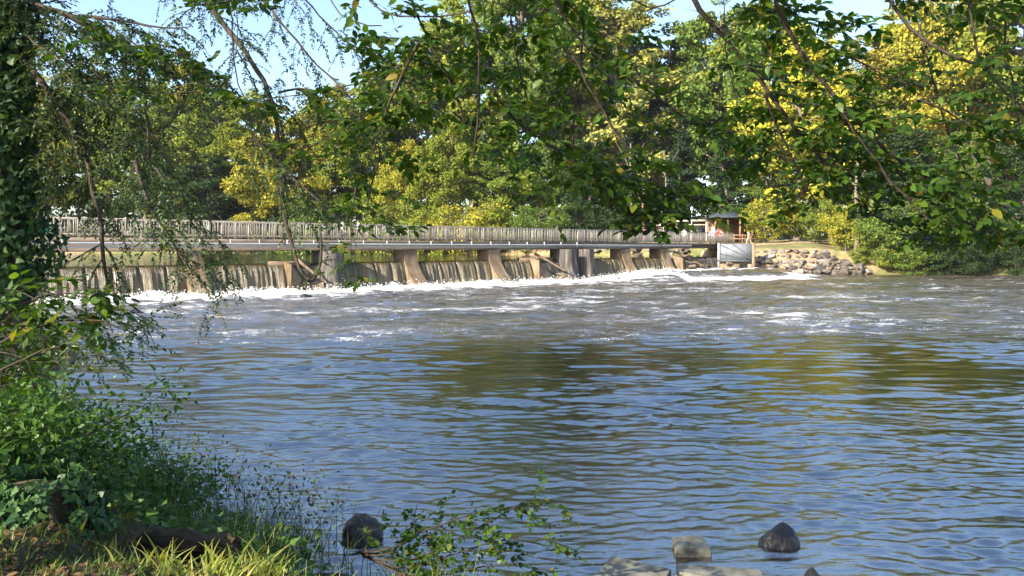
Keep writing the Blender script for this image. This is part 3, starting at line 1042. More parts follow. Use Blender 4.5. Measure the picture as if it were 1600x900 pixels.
for xx in (-.42, .42):
    mb = MB(); mb.box(xx - .035, xx + .035, -.035, .035, -.3, 2.35); obj("post", mb, M['timber'], nb)

# ------------------------------------------------------------------ people
def person(label, loc, rz, shirt, trousers, hair=(.05, .03, .02), skin=(.5, .32, .23), pose='stand', h=1.7, group=None):
    k = h / 1.7
    st = {'stand': 0.0, 'walk': 1.0, 'lean': .25}[pose]
    V = []; E = []; RR = []

    def add(p_, r_, prev=None):
        V.append(tuple(np.array(p_) * k)); RR.append(r_ * k)
        if prev is not None:
            E.append((prev, len(V) - 1))
        return len(V) - 1
    pel = add((0, 0, .95), .15)
    ch = add((0, .01 * st, 1.15), .145, pel)
    sh = add((0, .03 * st, 1.36), .15, ch)
    nk = add((0, .03 * st, 1.47), .06, sh)
    hd0 = add((0, .05, 1.53), .08, nk)
    hd1 = add((0, .05, 1.60), .10, hd0)
    add((0, .045, 1.68), .07, hd1)
    add((0, .125, 1.575), .025, hd1)       # nose
    for s_ in (-1, 1):
        sw = st * s_
        hip = add((.09 * s_, 0, .90), .105, pel)
        kn = add((.10 * s_, .16 * sw + .02, .49), .072, hip)
        an = add((.10 * s_, .26 * sw - .10 * (sw < 0) * st, .09), .045, kn)
        add((.11 * s_, .26 * sw + .15 - .08 * (sw < 0) * st, .04), .038, an)
        sp_ = add((.20 * s_, .02 * st, 1.37), .068, sh)
        el = add((.26 * s_, -.12 * sw, 1.10), .050, sp_)
        wr = add((.25 * s_, -.16 * sw + .10, .88 + .1 * (pose == 'lean')), .034, el)
        hn = add((.25 * s_, -.16 * sw + .13, .80 + .1 * (pose == 'lean')), .036, wr)
        for q_ in range(4):
            add((.235 * s_ + .012 * (q_ - 1.5), -.16 * sw + .14 + .01 * q_, .72 + .012 * abs(q_ - 1.5) + .1 * (pose == 'lean')), .011, hn)
        add((.22 * s_, -.16 * sw + .18, .78 + .1 * (pose == 'lean')), .012, hn)
    me = bpy.data.meshes.new("person")
    me.from_pydata(V, E, [])
    o = bpy.data.objects.new("person", me); COL.objects.link(o)
    md = o.modifiers.new("skin", 'SKIN'); md.use_smooth_shade = True
    for i_, r_ in enumerate(RR):
        me.skin_vertices[0].data[i_].radius = (r_, r_ * (.72 if r_ > .12 * k else 1))
    me.skin_vertices[0].data[0].use_root = True
    sb = o.modifiers.new("sub", 'SUBSURF'); sb.levels = 1; sb.render_levels = 1
    dg = bpy.context.evaluated_depsgraph_get(); dg.update()
    em = bpy.data.meshes.new_from_object(o.evaluated_get(dg))
    o.modifiers.clear(); o.data = em
    em.materials.clear()
    for nm, c in (("shirt", shirt), ("trousers", trousers), ("skin", skin)):
        em.materials.append(solid(nm + "_cloth" if nm != "skin" else "skin", [(.3, tuple(v * .85 for v in c)), (.7, c)], 8, .8))
    for pl in em.polygons:
        c = pl.center / k
        if c.z > 1.45 or (abs(c.x) > .19 and c.z < 1.0):
            pl.material_index = 2
        elif c.z < .93:
            pl.material_index = 1
        else:
            pl.material_index = 0
    cap = MB()
    rings = []
    for t_ in np.linspace(0, 1, 6):
        rr = .118 * math.cos(t_ * 1.45) * k
        rings.append([(rr * math.cos(b_), rr * math.sin(b_) * 1.12 + (.035) * k, (1.60 + .125 * math.sin(t_ * 1.45)) * k) for b_ in np.linspace(0, 2 * math.pi, 12, endpoint=False)])
    cap.loft(np.array(rings))
    obj("hair", cap, solid("hair", [(.3, hair), (.7, tuple(v * 1.6 for v in hair))], 20, .6), o, smooth=True)
    o.location = loc; o.rotation_euler = (0, 0, rz)
    tag(o, label, "person", group)
    return o


def on_deck(px, off):
    a = a_of(px)
    q_ = P(a, -off)
    return (float(q_[0]), float(q_[1]), 3.72 - FALL * a * .9)


PG = "people on and beside the footbridge"
person("person in a pale top crossing the middle of the footbridge, the left one of two", on_deck(546, 1.2), TH - 1.57, (.6, .5, .45), (.08, .08, .12), pose='walk', group=PG)
person("person in blue and white crossing the middle of the footbridge, the right one of two", on_deck(569, .9), TH + 1.57, (.38, .42, .62), (.1, .1, .15), pose='walk', group=PG)
person("person in a white top at the railing, apart from the group at the bridge end", on_deck(1077, .7), TH - 1.0, (.75, .73, .7), (.2, .2, .25), pose='lean', group=PG)


def on_lawn(px, d):
    return (X(px, d), d, ground_z(px, d) + .02)


person("person in a pale patterned top standing left of the person in red", on_deck(1117, .5), 2.6, (.6, .55, .55), (.12, .12, .16), pose='stand', group=PG)
person("person in a bright red top at the end of the footbridge", on_deck(1126, .4), 3.3, (.75, .03, .05), (.10, .10, .14), pose='stand', group=PG)
person("person in a pink top standing right of the red one at the bridge end", on_deck(1135, .7), 2.9, (.6, .32, .3), (.2, .16, .12), pose='lean', group=PG)
person("person in grey walking along the lawn path above the steel wing wall", on_lawn(1170, 97.3), 1.9, (.22, .22, .2), (.38, .33, .26), pose='walk', group=PG)

# litter bin glimpsed through the left end of the railing
q_ = P(1.1, -1.9)
bn = thing("litter_bin", "green litter bin on the deck behind the left end of the railing", "bin", (q_[0], q_[1], 3.72), TH)
mb = MB(); mb.tube([(0, 0, 0), (0, 0, .1), (0, 0, .95)], [.26, .28, .32], 12); obj("body", mb, M['green'], bn)
mb = MB(); mb.tube([(0, 0, .953), (0, 0, 1.02), (0, 0, 1.15)], [.34, .34, .12], 12); obj("lid", mb, M['green'], bn)

# ------------------------------------------------------------------ far trees
def unit(v):
    return v / (np.linalg.norm(v) + 1e-9)


def tree_proto(name, seed, H=30.0, wid=.27, base=.16, nl=19000, leaf=.42, limbs=34, shape='round'):
    r = np.random.default_rng(seed)
    tr = MB()
    n = 9
    tp = np.zeros((n, 3)); tp[:, 2] = np.linspace(-.6, H * .88, n)
    tp[1:, 0] = np.cumsum(r.normal(0, .012 * H, n - 1)); tp[1:, 1] = np.cumsum(r.normal(0, .012 * H, n - 1))
    tr.tube(tp, np.linspace(.0155 * H, .003 * H, n), 7)
    cents = []; rads = []
    for k in range(limbs):
        t = base + (1 - base) * (k + r.uniform(0, 1)) / limbs
        if shape == 'round':
            e = math.sin(math.pi * min(1, (t - base * .5) / (1.02 - base * .5)) ** .8) ** .55
        elif shape == 'cone':
            e = max(.08, (1 - t) ** .8 * 1.15)
        else:
            e = math.sin(math.pi * (t * .92 + .04)) ** .45
        Lm = wid * H * e * r.uniform(.72, 1.12)
        ang = k * 2.4 + r.normal(0, .4)
        up = .55 if shape != 'cone' else -.08
        st = np.array([np.interp(t * H * .85, tp[:, 2], tp[:, 0]), np.interp(t * H * .85, tp[:, 2], tp[:, 1]), t * H * .85])
        dr = unit(np.array((math.cos(ang), math.sin(ang), up * r.uniform(.3, 1.4))))
        pts = [st]
        for q in range(4):
            dr = unit(dr + r.normal(0, .13, 3) + np.array((0, 0, .03)))
            pts.append(pts[-1] + dr * Lm / 4)
        tr.tube(pts, np.linspace(.005 * H, .0012 * H, 5), 5, cap=False)
        for q in range(2, 5):
            for w_ in range(2 if q < 4 else 3):
                c = pts[q] + r.normal(0, 1, 3) * np.array((.12, .12, .07)) * Lm
                cents.append(c); rads.append(max(.05 * H * .6, Lm * .24) * r.uniform(.7, 1.25))
                if r.random() < .4:
                    tr.tube([pts[q], (pts[q] + c) / 2 + r.normal(0, .02 * H * .2, 3), c], [.0022 * H, .0015 * H, .0008 * H], 4, cap=False)
    cents.append(tp[-1] + np.array((0, 0, H * .05))); rads.append(.05 * H)
    cents = np.array(cents); rads = np.array(rads)
    idx = r.choice(len(cents), nl, p=rads ** 2 / (rads ** 2).sum())
    dirs = r.normal(size=(nl, 3)); dirs /= np.linalg.norm(dirs, axis=1, keepdims=True)
    rr = r.uniform(0, 1, nl) ** .45
    pos = cents[idx] + dirs * (rr * rads[idx])[:, None] * np.array((1, 1, .62))
    pos[:, 2] = np.clip(pos[:, 2], .2, None)
    ax = tp[:, :2].mean(0)
    outw = np.concatenate([pos[:, :2] - ax, (pos[:, 2:] - H * .5) * .7], 1)
    outw /= np.linalg.norm(outw, axis=1, keepdims=True) + 1e-9
    bias = unit_rows(dirs * .6 + outw * .6 + np.array((0, 0, .55)))
    lf = MB()
    scatter(lf, DIA_V, DIA_F, rotmats(nl, r, bias, 1.0), pos, leaf * r.uniform(.6, 1.35, nl))
    tm = tr.mesh("trunk"); tm.materials.append(M['far_bark'])
    lm = lf.mesh("crown"); lm.materials.append(M['far_leaf'])
    return tm, lm, H


def unit_rows(a):
    return a / (np.linalg.norm(a, axis=1, keepdims=True) + 1e-9)


PROTO = {
    'A': tree_proto("a", 1, 30, .27, .20, 34000, .46),
    'B': tree_proto("b", 2, 30, .22, .14, 32000, .44, 38),
    'C': tree_proto("c", 3, 30, .32, .24, 34000, .46, 36, 'full'),
    'D': tree_proto("d", 4, 30, .20, .10, 30000, .42, 44, 'full'),
    'S': tree_proto("s", 5, 30, .24, .22, 9000, .42, 26),
    'K': tree_proto("k", 6, 30, .19, .06, 26000, .46, 60, 'cone'),
    'U': tree_proto("u", 7, 6, .50, .04, 9000, .22, 34, 'full'),
    'V': tree_proto("v", 8, 6, .62, .02, 9000, .22, 34, 'full'),
}
YEL = (.31, .295, .045, 1); YG = (.205, .24, .038, 1); GR = (.115, .165, .036, 1); DG = (.036, .062, .026, 1); BL = (.028, .050, .032, 1)  # DG and BL: dark foliage, deepened further to paint in shade
GOLD = (.40, .375, .055, 1); OR = (.28, .25, .045, 1); LG = (.19, .235, .048, 1); PALE = (.28, .29, .10, 1)
tree_n = 0


def far_tree(kind, px, d, top, col, label, wmul=1.0, cat="tree", name="broadleaf_tree", group="trees on the far bank", zb=None):
    tm, lm, H = PROTO[kind]
    z0 = (ground_z(px, d) if zb is None else zb) - .15
    h = EYE + (HZ - top) / F * d - z0
    sc = h / (H * .98)
    t = thing(name, label, cat, (X(px, d), d, z0), R.uniform(0, 6.28), group)
    wmul *= 1.22 if cat == 'tree' else 1.0
    t.scale = (sc * wmul, sc * wmul, sc)
    a = obj("trunk", tm, None, t)
    b = obj("crown", lm, None, t)
    v = R.uniform(.88, 1.14)
    b.color = (col[0] * v, col[1] * v * R.uniform(.96, 1.04), col[2] * v, 1)
    return t


FT = [
    ('C', -30, 140, 60, YG, "tall yellow-green tree at the far left of the pond's far shore, behind the ivy trunk", 1.0),
    ('A', 75, 136, 110, YEL, "bright yellow-green tree seen just right of the ivy-covered trunk", .9),
    ('B', 150, 142, 80, LG, "pale green tree behind the leafy limbs left of the sky gap", 1.0),
    ('C', 225, 138, 110, LG, "light green tree on the pond shore above the left railing", .8),
    ('A', 292, 150, 70, OR, "orange-tinged treetop at the left end of the open sky", .8),
    ('B', 345, 138, 120, LG, "light green tree below the open sky, left of the yellow trees", 1.0),
    ('D', 392, 128, 130, YG, "rounded yellow-green tree under the middle of the open sky", 1.0),
    ('A', 440, 120, 160, YEL, "golden yellow tree in the left middle of the far bank", .9),
    ('C', 505, 126, 128, YEL, "yellow tree right of the golden one, below the open sky", .75),
    ('B', 560, 122, 132, YG, "yellow-green tree under the right end of the open sky", 1.0),
    ('D', 610, 130, 110, LG, "light green narrow tree left of the tall yellow tree", 1.1),
    ('A', 668, 122, 20, YG, "tall yellow tree at the right edge of the open sky", .85),
    ('C', 740, 130, -30, YG, "very tall yellow-green tree left of the tallest tree", .62),
    ('B', 815, 126, -80, GR, "tallest green tree near the middle of the far bank", .85),
    ('A', 900, 134, -80, LG, "very tall light green tree right of the tallest tree", .7),
    ('D', 968, 128, -30, PALE, "tall pale leafy tree left of the blue sky notch", 1.0),
    ('B', 1050, 136, 28, DG, "dark green tree below the blue sky notch", 1.15),
    ('A', 1128, 126, -25, GR, "green tree right of the blue sky notch", .7),
    ('A', 1185, 130, -45, YG, "tall yellow-green tree between the dark one and the golden one", .7),
    ('B', 1245, 110, 25, GOLD, "brightest golden tree, directly behind the lawn shrubs", .9),
    ('S', 1300, 134, 15, PALE, "sparse pale tree standing against the right-hand sky", .7),
    ('A', 1345, 122, 48, OR, "orange-yellow tree under the right-hand sky gap", .75),
    ('B', 1400, 126, 0, YG, "yellow-green tree right of the right-hand sky gap", .9),
    ('C', 1465, 120, -20, YEL, "tall yellow tree above the dark right bank", .7),
    ('D', 1530, 124, -40, YG, "tall yellow-green tree second from the right edge", 1.1),
    ('A', 1605, 118, -60, LG, "tall light green tree at the right edge", .8),
    ('B', 1690, 120, -10, GR, "tall green tree just past the right edge", .9),
    # darker second storey; deep greens also put the recess's shade into colour
    ('K', 985, 112, 190, BL, "dark bluish conifer left of the park hut", .95),
    ('K', 1060, 116, 175, BL, "dark bluish conifer directly behind the park hut", .95),
    ('K', 1135, 114, 195, DG, "dark green conifer behind the pavilion", 1.0),
    ('D', 925, 114, 205, DG, "dark shaded tree left of the conifers", 1.2),
    ('C', 860, 116, 215, GR, "mid-green lower tree behind the middle of the railing", .8),
    ('B', 780, 114, 205, LG, "light green lower tree below the tallest tree", 1.2),
    ('C', 700, 116, 190, YG, "yellow-green lower tree behind the two walkers", .8),
    ('C', 625, 119, 215, YEL, "low yellow tree right of the dark shore shrubs", .7),
    ('D', 330, 124, 235, DG, "dark green shore tree above the left part of the railing", 1.6),
    ('C', 262, 128, 250, DG, "dark shore tree left of the other dark one above the railing", .9),
    ('D', 1415, 101, 190, DG, "dark green tree leaning over the right bank", 1.3),
    ('C', 1490, 99, 200, GR, "green bankside tree right of the leaning dark one", .9),
    ('C', 1590, 97, 190, DG, "dark broad tree on the bank at the right edge", .9),
    ('B', 1195, 112, 215, GR, "mid-green tree between pavilion and lawn shrubs", .9),
    ('A', 1310, 110, 200, YG, "yellow-green tree behind the lawn shrubs on the right", .8),
]
for r_ in FT:
    far_tree(*r_)
BU = [  # DG bushes on the right bank have shade painted into their colour
    ('V', 480, 116, 318, GR, "green shrub on the far shore above the railing, left of the walkers"),
    ('U', 430, 118, 322, DG, "dark shrub on the far shore, leftmost of the shore shrubs"),
    ('V', 620, 112, 318, LG, "light green shrub just right of the two walkers"),
    ('U', 665, 111, 328, YG, "yellow-green shrub second right of the two walkers"),
    ('V', 720, 109, 320, YEL, "yellow shrub above the middle of the railing"),
    ('U', 775, 108, 326, YG, "yellow-green shrub right of the yellow railing shrub"),
    ('V', 835, 106, 322, GR, "green shrub above the railing at the right of the middle"),
    ('U', 900, 108, 318, DG, "dark shrub left of the park hut by the railing"),
    ('V', 960, 107, 320, DG, "dark broad shrub next to the park hut"),
    ('V', 1192, 99, 316, YEL, "bright yellow-green shrub beside the pavilion"),
    ('U', 1235, 100, 322, YG, "yellow-green shrub second from the pavilion behind the lawn"),
    ('V', 1275, 99, 318, LG, "light green shrub third from the pavilion behind the lawn"),
    ('U', 1322, 93.6, 325, YEL, "yellow shrub hanging over the right end of the boulder bank"),
    ('V', 1365, 93, 322, YG, "yellow-green shrub with a dark trunk beside it on the right bank"),
    ('U', 1345, 89.4, 385, LG, "small light green bush low among the right-hand boulders"),
    ('V', 1420, 91, 335, DG, "green bush, darkened as in shade, overhanging the water on the right bank"),
    ('U', 1470, 90, 330, DG, "second dark bush overhanging the water on the right bank"),
    ('V', 1525, 92, 325, DG, "dark bush left of the bankside trunk at the right"),
    ('U', 1385, 88.6, 372, LG, "light green bush at the waterline beyond the boulders"),
    ('V', 1560, 91.5, 345, DG, "dark wide bush behind the patch of orange soil at the right"),
    ('V', 1585, 86.4, 372, DG, "low dark bush at the waterline by the right edge"),
    ('U', 1535, 86.9, 378, DG, "low bush darkened as in shade at the waterline just left of the orange soil"),
    ('V', 1465, 86.6, 384, DG, "lowest dark bush trailing on the water below the two dark overhanging bushes"),
    ('V', 1512, 86.4, 386, DG, "low dark bush trailing on the water left of the bankside trunk's foot"),
    ('V', 1425, 86.9, 380, GR, "low green bush trailing on the water, nearest to the light waterline bush"),
    ('V', 1402, 88.6, 318, GR, "large rounded green shrub drooping to the water right of the boulders"),
    ('V', 1462, 88.4, 296, DG, "largest dark shrub drooping to the water on the right bank"),
    ('U', 1518, 88.2, 312, GR, "tall rounded shrub touching the left side of the bankside trunk"),
    ('V', 1592, 88.8, 322, DG, "large dark shrub at the right edge above the orange soil"),
    ('V', 1605, 93, 340, DG, "dark bush at the right edge of the far bank"),
    ('U', 1440, 88.4, 375, DG, "dark low bush trailing into the water on the right bank"),
]
for r_ in BU:
    far_tree(*r_, wmul=1.0, cat="shrub", name="shrub", group="shrubs on the far bank")


# the wood that goes on behind the far trees
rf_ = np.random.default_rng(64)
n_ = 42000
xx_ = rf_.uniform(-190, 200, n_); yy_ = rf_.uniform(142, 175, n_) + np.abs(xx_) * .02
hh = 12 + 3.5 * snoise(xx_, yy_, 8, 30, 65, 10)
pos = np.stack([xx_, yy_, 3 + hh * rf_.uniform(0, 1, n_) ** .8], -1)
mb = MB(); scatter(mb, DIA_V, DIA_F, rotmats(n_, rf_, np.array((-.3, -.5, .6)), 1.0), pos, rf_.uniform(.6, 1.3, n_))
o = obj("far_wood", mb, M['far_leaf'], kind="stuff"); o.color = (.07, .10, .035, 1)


def bare_trunk(label, px, d, top, r0, mat, lean=0.0):
    z0 = ground_z(px, d) - .2
    h = EYE + (HZ - top) / F * d - z0
    t = thing("bare_trunk", label, "tree trunk", (X(px, d), d, z0))
    pts = [(lean * k_ * h + .15 * math.sin(k_ * 7 + px), .1 * math.cos(k_ * 5 + px), k_ * h) for k_ in np.linspace(0, 1, 8)]
    mb = MB(); mb.tube(pts, np.linspace(r0, r0 * .55, 8), 8); obj("trunk", mb, mat, t, smooth=True)
    for s_ in (-1, 1):
        mb = MB(); mb.tube([pts[5 + (s_ > 0)], np.array(pts[5]) + np.array((s_ * .8, .2, h * .16)), np.array(pts[5]) + np.array((s_ * 1.9, .4, h * .30))], [r0 * .5, r0 * .35, r0 * .15], 6)
        obj("limb", mb, mat, t, smooth=True)


bare_trunk("pale straight trunk left of the park hut among dark conifers", 985, 107, 225, .2, M['far_bark'], .01)
bare_trunk("pale thinner trunk right of the pale straight one", 1040, 108.5, 235, .16, M['far_bark'], -.01)
bare_trunk("red-brown trunk close to the left end of the park hut", 1006, 104, 290, .3, M['timber'])
bare_trunk("dark trunk on the right bank beside the orange soil", 1542, 88.4, 240, .42, M['bark'], .02)
bare_trunk("grey trunk rising behind the yellow shrub over the boulders", 1338, 91.6, 255, .28, M['far_bark'], .01)

# ------------------------------------------------------------------ near trees: limbs traced through real space, twigs and leaves grown on them
class Tree:
    def __init__(self):
        self.leaf_pos = []; self.leaf_mat = []; self.leaf_size = []
        self.twigs = MB()
        self.limbs = []
        self.floor = None

    def leaf(self, p, dirv, nrm, size):
        y = unit(dirv)
        x = np.cross(y, nrm); x = unit(x)
        z = np.cross(x, y)
        self.leaf_pos.append(p); self.leaf_mat.append(np.stack([x, y, z], 1)); self.leaf_size.append(size)

    def spray(self, p, d, L, leaf, gap, r, rng, depth=1, droop=.10, sub=3, jit=.45, pair=True):
        """a twig with leaves on both sides, and side twigs in one rough plane"""
        n = max(4, int(L / .09))
        pts = [np.array(p, float)]
        dr = unit(np.array(d, float))
        for q in range(n):
            dr = unit(dr + rng.normal(0, .10, 3) + np.array((0, 0, -droop * (.3 + q / n) * .9)))
            pts.append(pts[-1] + dr * L / n)
        pts = np.array(pts)
        if self.floor is not None and pts[0, 0] > .35 and pts[0, 1] > 3:
            lo_ = self.floor - .16 * (pts[0, 0] > 2.0) + .12 * rng.uniform(0, 1)
            pts[:, 2] = np.where(pts[:, 2] < lo_ + .15, lo_ + .15 * np.exp(np.clip((pts[:, 2] - lo_ - .15) / .15, -6, 0)), pts[:, 2])
        self.twigs.tube(pts, np.linspace(r, r * .3, n + 1), 4 if r < .006 else 5, cap=False)
        up = unit(np.array((0, 0, 1.0)) + rng.normal(0, .3, 3))
        side0 = unit(np.cross(dr, up))
        nl = int(L / gap)
        sgn = 1
        for q in range(nl):
            f = (q + .5 + rng.uniform(-.2, .2)) / nl
            if f < .10:
                continue
            i = min(int(f * n), n - 1); fr = f * n - i
            pt = pts[i] * (1 - fr) + pts[i + 1] * fr
            tg = unit(pts[i + 1] - pts[i])
            for s_ in ((1, -1) if pair else (sgn,)):
                dv = tg * rng.uniform(.35, .8) + side0 * s_ * rng.uniform(.6, 1.0) + np.array((0, 0, -.12)) + rng.normal(0, .22, 3)
                nm = unit(up + rng.normal(0, jit, 3))
                self.leaf(pt, dv, nm, leaf * rng.uniform(.6, 1.15) * (1 - .25 * (f > .9)))
            sgn = -sgn
        self.leaf(pts[-1], dr, unit(up + rng.normal(0, jit, 3)), leaf * .8)
        if depth > 0:
            for q in range(sub):
                f = rng.uniform(.15, .85)
                i = int(f * n)
                s_ = 1 if q % 2 else -1
                self.spray(pts[i], dr * .7 + side0 * s_ * rng.uniform(.5, 1.0) + rng.normal(0, .2, 3), L * rng.uniform(.35, .6), leaf, gap, r * .6, rng, depth - 1, droop, max(1, sub - 1), jit, pair)

    def limb(self, pts, r0, r1, rng, twigs=12, tl=(.4, .9), dens=1.0, leaf=.08, gap=.055, t0=.0, droop=.12, sub=3, wiggle=.0, jit=.45, pair=True, bias=(0, 0, 0), flat=1.0):
        pts = np.asarray(pts, float)
        seg = np.r_[0, np.cumsum(np.linalg.norm(np.diff(pts, axis=0), axis=1))]
        n = max(8, int(seg[-1] / .14))
        u = np.linspace(0, seg[-1], n)
        fine = np.stack([np.interp(u, seg, pts[:, k]) for k in range(3)], 1)
        ker = np.array((1, 2, 3, 2, 1.)) / 9
        for k in range(3):
            pad = np.r_[[fine[0, k]] * 2, fine[:, k], [fine[-1, k]] * 2]
            fine[:, k] = np.convolve(pad, ker, 'valid')
        fine += rng.normal(0, .006 + wiggle, fine.shape)
        mb = MB(); mb.tube(fine, np.linspace(r0, r1, n) * (1 + .08 * np.sin(np.arange(n) * 1.7)), 7)
        self.limbs.append(mb)
        twigs = int(twigs * dens)
        for k in range(twigs):
            f = t0 + (1 - t0) * (k + rng.uniform(.1, .9)) / twigs
            i = min(int(f * (n - 1)), n - 2)
            tg = unit(fine[i + 1] - fine[i])
            side = unit(np.cross(tg, np.array((0, 0, 1.0)) + rng.normal(0, .4, 3)))
            s_ = 1 if k % 2 else -1
            dv = tg * .55 + side * s_ * .8 + rng.normal(0, .3, 3) + np.array(bias)
            if flat < 1:
                dv[2] = dv[2] * flat - .05
            self.spray(fine[i], dv, rng.uniform(*tl), leaf, gap, max(.0025, r1 * .55), rng, 1, droop, sub, jit, pair)
        return fine


def pix(pts, d0, d1):
    n = len(pts)
    return [W(p_[0], p_[1], d0 + (d1 - d0) * k / max(1, n - 1)) for k, p_ in enumerate(pts)]


# openings in the canopy that let sun through: point, radius
OPEN = [(np.array((-1.85, 4.8, 1.75)), .72), (np.array((-1.35, 5.1, 1.5)), .60), (np.array((-1.5, 4.3, 1.7)), .5), (W(60, 720, 6.2), .4), (W(180, 720, 8.5), .6), (W(480, 850, 7.5), .6), (W(300, 740, 8.5), .6), (W(150, 780, 6.0), .45), (W(290, 800, 5.9), .5), (W(60, 800, 5.4), .35), (W(20, 660, 6.5), .5), (W(80, 480, 4.8), .3), (W(560, 880, 7.2), .4), (W(125, 80, 7.0), .35), (W(160, 85, 7.0), .22),
        (W(1345, 95, 5.2), .22), (W(30, 610, 7.4), .9), (W(110, 640, 8.4), .7), (W(850, 60, 6), .35), (W(1480, 40, 6), .4), (W(1560, 30, 6), .35),
        (W(640, 30, 6), .25), (W(1030, 130, 6), .2), (W(1290, 290, 6), .25), (W(1500, 250, 5.5), .25), (W(60, 500, 6), .3), (W(450, 30, 8), .3)]
SV = np.array(SUN)


def open_mask(pos):
    keep = np.ones(len(pos), bool)
    for c, r_ in OPEN:
        v = pos - c
        t = v @ SV
        d2 = ((v - t[:, None] * SV) ** 2).sum(1)
        keep &= ~((d2 < r_ * r_) & (t > .5))
    return keep


def finish_tree(root, T, leaf_me, tv, tf, mat, twig_mat, limb_mat, n_parts=300, frame=True):
    pos = np.array(T.leaf_pos); mats = np.array(T.leaf_mat); size = np.array(T.leaf_size)
    loc = np.array(root.location)
    k = open_mask(pos)
    pos, mats, size = pos[k], mats[k], size[k]
    d = np.clip(pos[:, 1], .3, None)
    u = 800 + F * pos[:, 0] / d; v = HZ - F * (pos[:, 2] - EYE) / d
    vis = (u > 0) & (u < 1600) & (v > 0) & (v < 900) & (pos[:, 1] > 1.0)
    # how broadly each leaf shows
    nrm = mats[:, :, 2]
    vd = unit_rows(pos - np.array((0, 0, EYE)))
    show = np.where(vis, size / d * (.3 + np.abs((nrm * vd).sum(1))), 0)
    order = np.argsort(-show)[:n_parts]
    order = order[show[order] > 0]
    rest = np.ones(len(pos), bool); rest[order] = False
    for i in order:
        o = obj("leaf", leaf_me, None, root)
        mt = Matrix(((*(mats[i][0] * size[i]), pos[i][0] - loc[0]), (*(mats[i][1] * size[i]), pos[i][1] - loc[1]), (*(mats[i][2] * size[i]), pos[i][2] - loc[2]), (0, 0, 0, 1)))
        o.matrix_local = mt
    if rest.any():
        mb = MB(); scatter(mb, tv, tf, mats[rest], pos[rest] - loc, size[rest])
        obj("foliage", mb, mat, root, kind="stuff")
    for mb in T.limbs:
        me = mb.mesh("limb")
        me.transform(Matrix.Translation(Vector(-loc)))
        obj("limb", me, limb_mat, root, smooth=True)
    if T.twigs.n:
        me = T.twigs.mesh("twigs"); me.transform(Matrix.Translation(Vector(-loc)))
        obj("twigs", me, twig_mat, root, kind="stuff")


def leaf_mesh(tv, tf, mat, name="leaf"):
    mb = MB(); mb.add(tv, tf)
    me = mb.mesh(name); me.materials.append(mat)
    return me


def trunk_mesh(base, top, r0, r1, flare=1.5, n=14, lean=None):
    pts = []; rr = []
    for t in np.linspace(0, 1, n):
        p_ = np.array(base) * (1 - t) + np.array(top) * t
        p_ = p_ + np.array((.05 * math.sin(t * 6), .05 * math.cos(t * 5), 0))
        pts.append(p_); rr.append((r0 + (r1 - r0) * t) * (1 + (flare - 1) * max(0, 1 - t * 9) ** 2))
    mb = MB(); mb.tube(pts, rr, 14)
    return mb


# --- the tree the picture is taken under: trunk behind, limbs arching overhead and hanging down over the river
rt = np.random.default_rng(77)
T1 = Tree()
T1.floor = 3.42
HUB = np.array((-.4, -2.4, 6.4))


def over(px, py, d, side=0.0):
    """arch from the trunk to where a limb comes down into sight"""
    e = W(px, py, d)
    mid = HUB * .45 + e * .55 + np.array((side, .0, 1.9))
    return [HUB, HUB * .75 + e * .25 + np.array((side * .5, 0, 1.5)), mid, e * .85 + mid * .15 + np.array((0, 0, .25))]


LB = dict(leaf=.077, gap=.053, droop=.05, sub=4, dens=1.15, jit=.36, flat=.28)
# right half
T1.limb(over(1055, -40, 4.6) + pix([(1065, -5), (1110, 35), (1150, 75), (1190, 128), (1232, 195), (1290, 252), (1345, 305)], 4.6, 5.0), .05, .009, rt, 20, (.35, .8), t0=.42, **LB)
T1.limb(over(1195, -40, 4.3) + pix([(1205, -5), (1235, 55), (1270, 110), (1312, 160), (1352, 208), (1420, 262), (1500, 300), (1590, 330)], 4.3, 4.9), .04, .007, rt, 26, (.35, .8), t0=.42, **LB)
T1.limb(over(1360, -40, 4.8) + pix([(1370, -5), (1400, 22), (1425, 50), (1462, 76), (1500, 100), (1560, 112), (1640, 100)], 4.8, 4.6), .035, .008, rt, 20, (.35, .75), t0=.42, **LB)
T1.limb(over(1500, -40, 4.4) + pix([(1508, 25), (1525, 82), (1548, 135), (1590, 172), (1640, 200)], 4.4, 4.3), .022, .006, rt, 16, (.35, .7), t0=.42, **LB)
for pl, dd in (([(1150, 10), (1200, 20), (1260, 30), (1330, 40)], 5.6), ([(1280, 60), (1340, 95), (1400, 130), (1450, 140)], 5.0), ([(1420, 150), (1480, 170), (1540, 215), (1600, 240)], 4.8), ([(1120, 190), (1170, 230), (1210, 260), (1240, 270)], 5.6),
               ([(1230, 195), (1270, 200), (1310, 230), (1350, 240)], 5.2), ([(640, 60), (700, 80), (760, 110), (800, 120)], 5.6), ([(840, 10), (900, 25), (950, 60), (1010, 70)], 5.6), ([(700, 170), (740, 200), (790, 225), (830, 260)], 5.8), ([(560, 60), (620, 110), (680, 130)], 6.0)):
    T1.limb(pix(pl, dd, dd + .3), .008, .003, rt, 9, (.28, .5), **LB)
T1.limb(pix([(1300, 150), (1330, 205), (1370, 255), (1400, 300), (1440, 335), (1470, 360)], 4.6, 4.8), .012, .004, rt, 12, (.3, .65), **LB)
T1.limb(pix([(1190, 128), (1210, 180), (1230, 240), (1262, 300), (1290, 340)], 4.75, 5.4), .010, .004, rt, 10, (.3, .55), **LB)
T1.limb(over(1400, -60, 5.8) + pix([(1420, -20), (1455, 120), (1480, 210), (1520, 290), (1560, 330), (1600, 350)], 5.8, 6.0), .02, .005, rt, 16, (.4, .8), t0=.45, **LB)
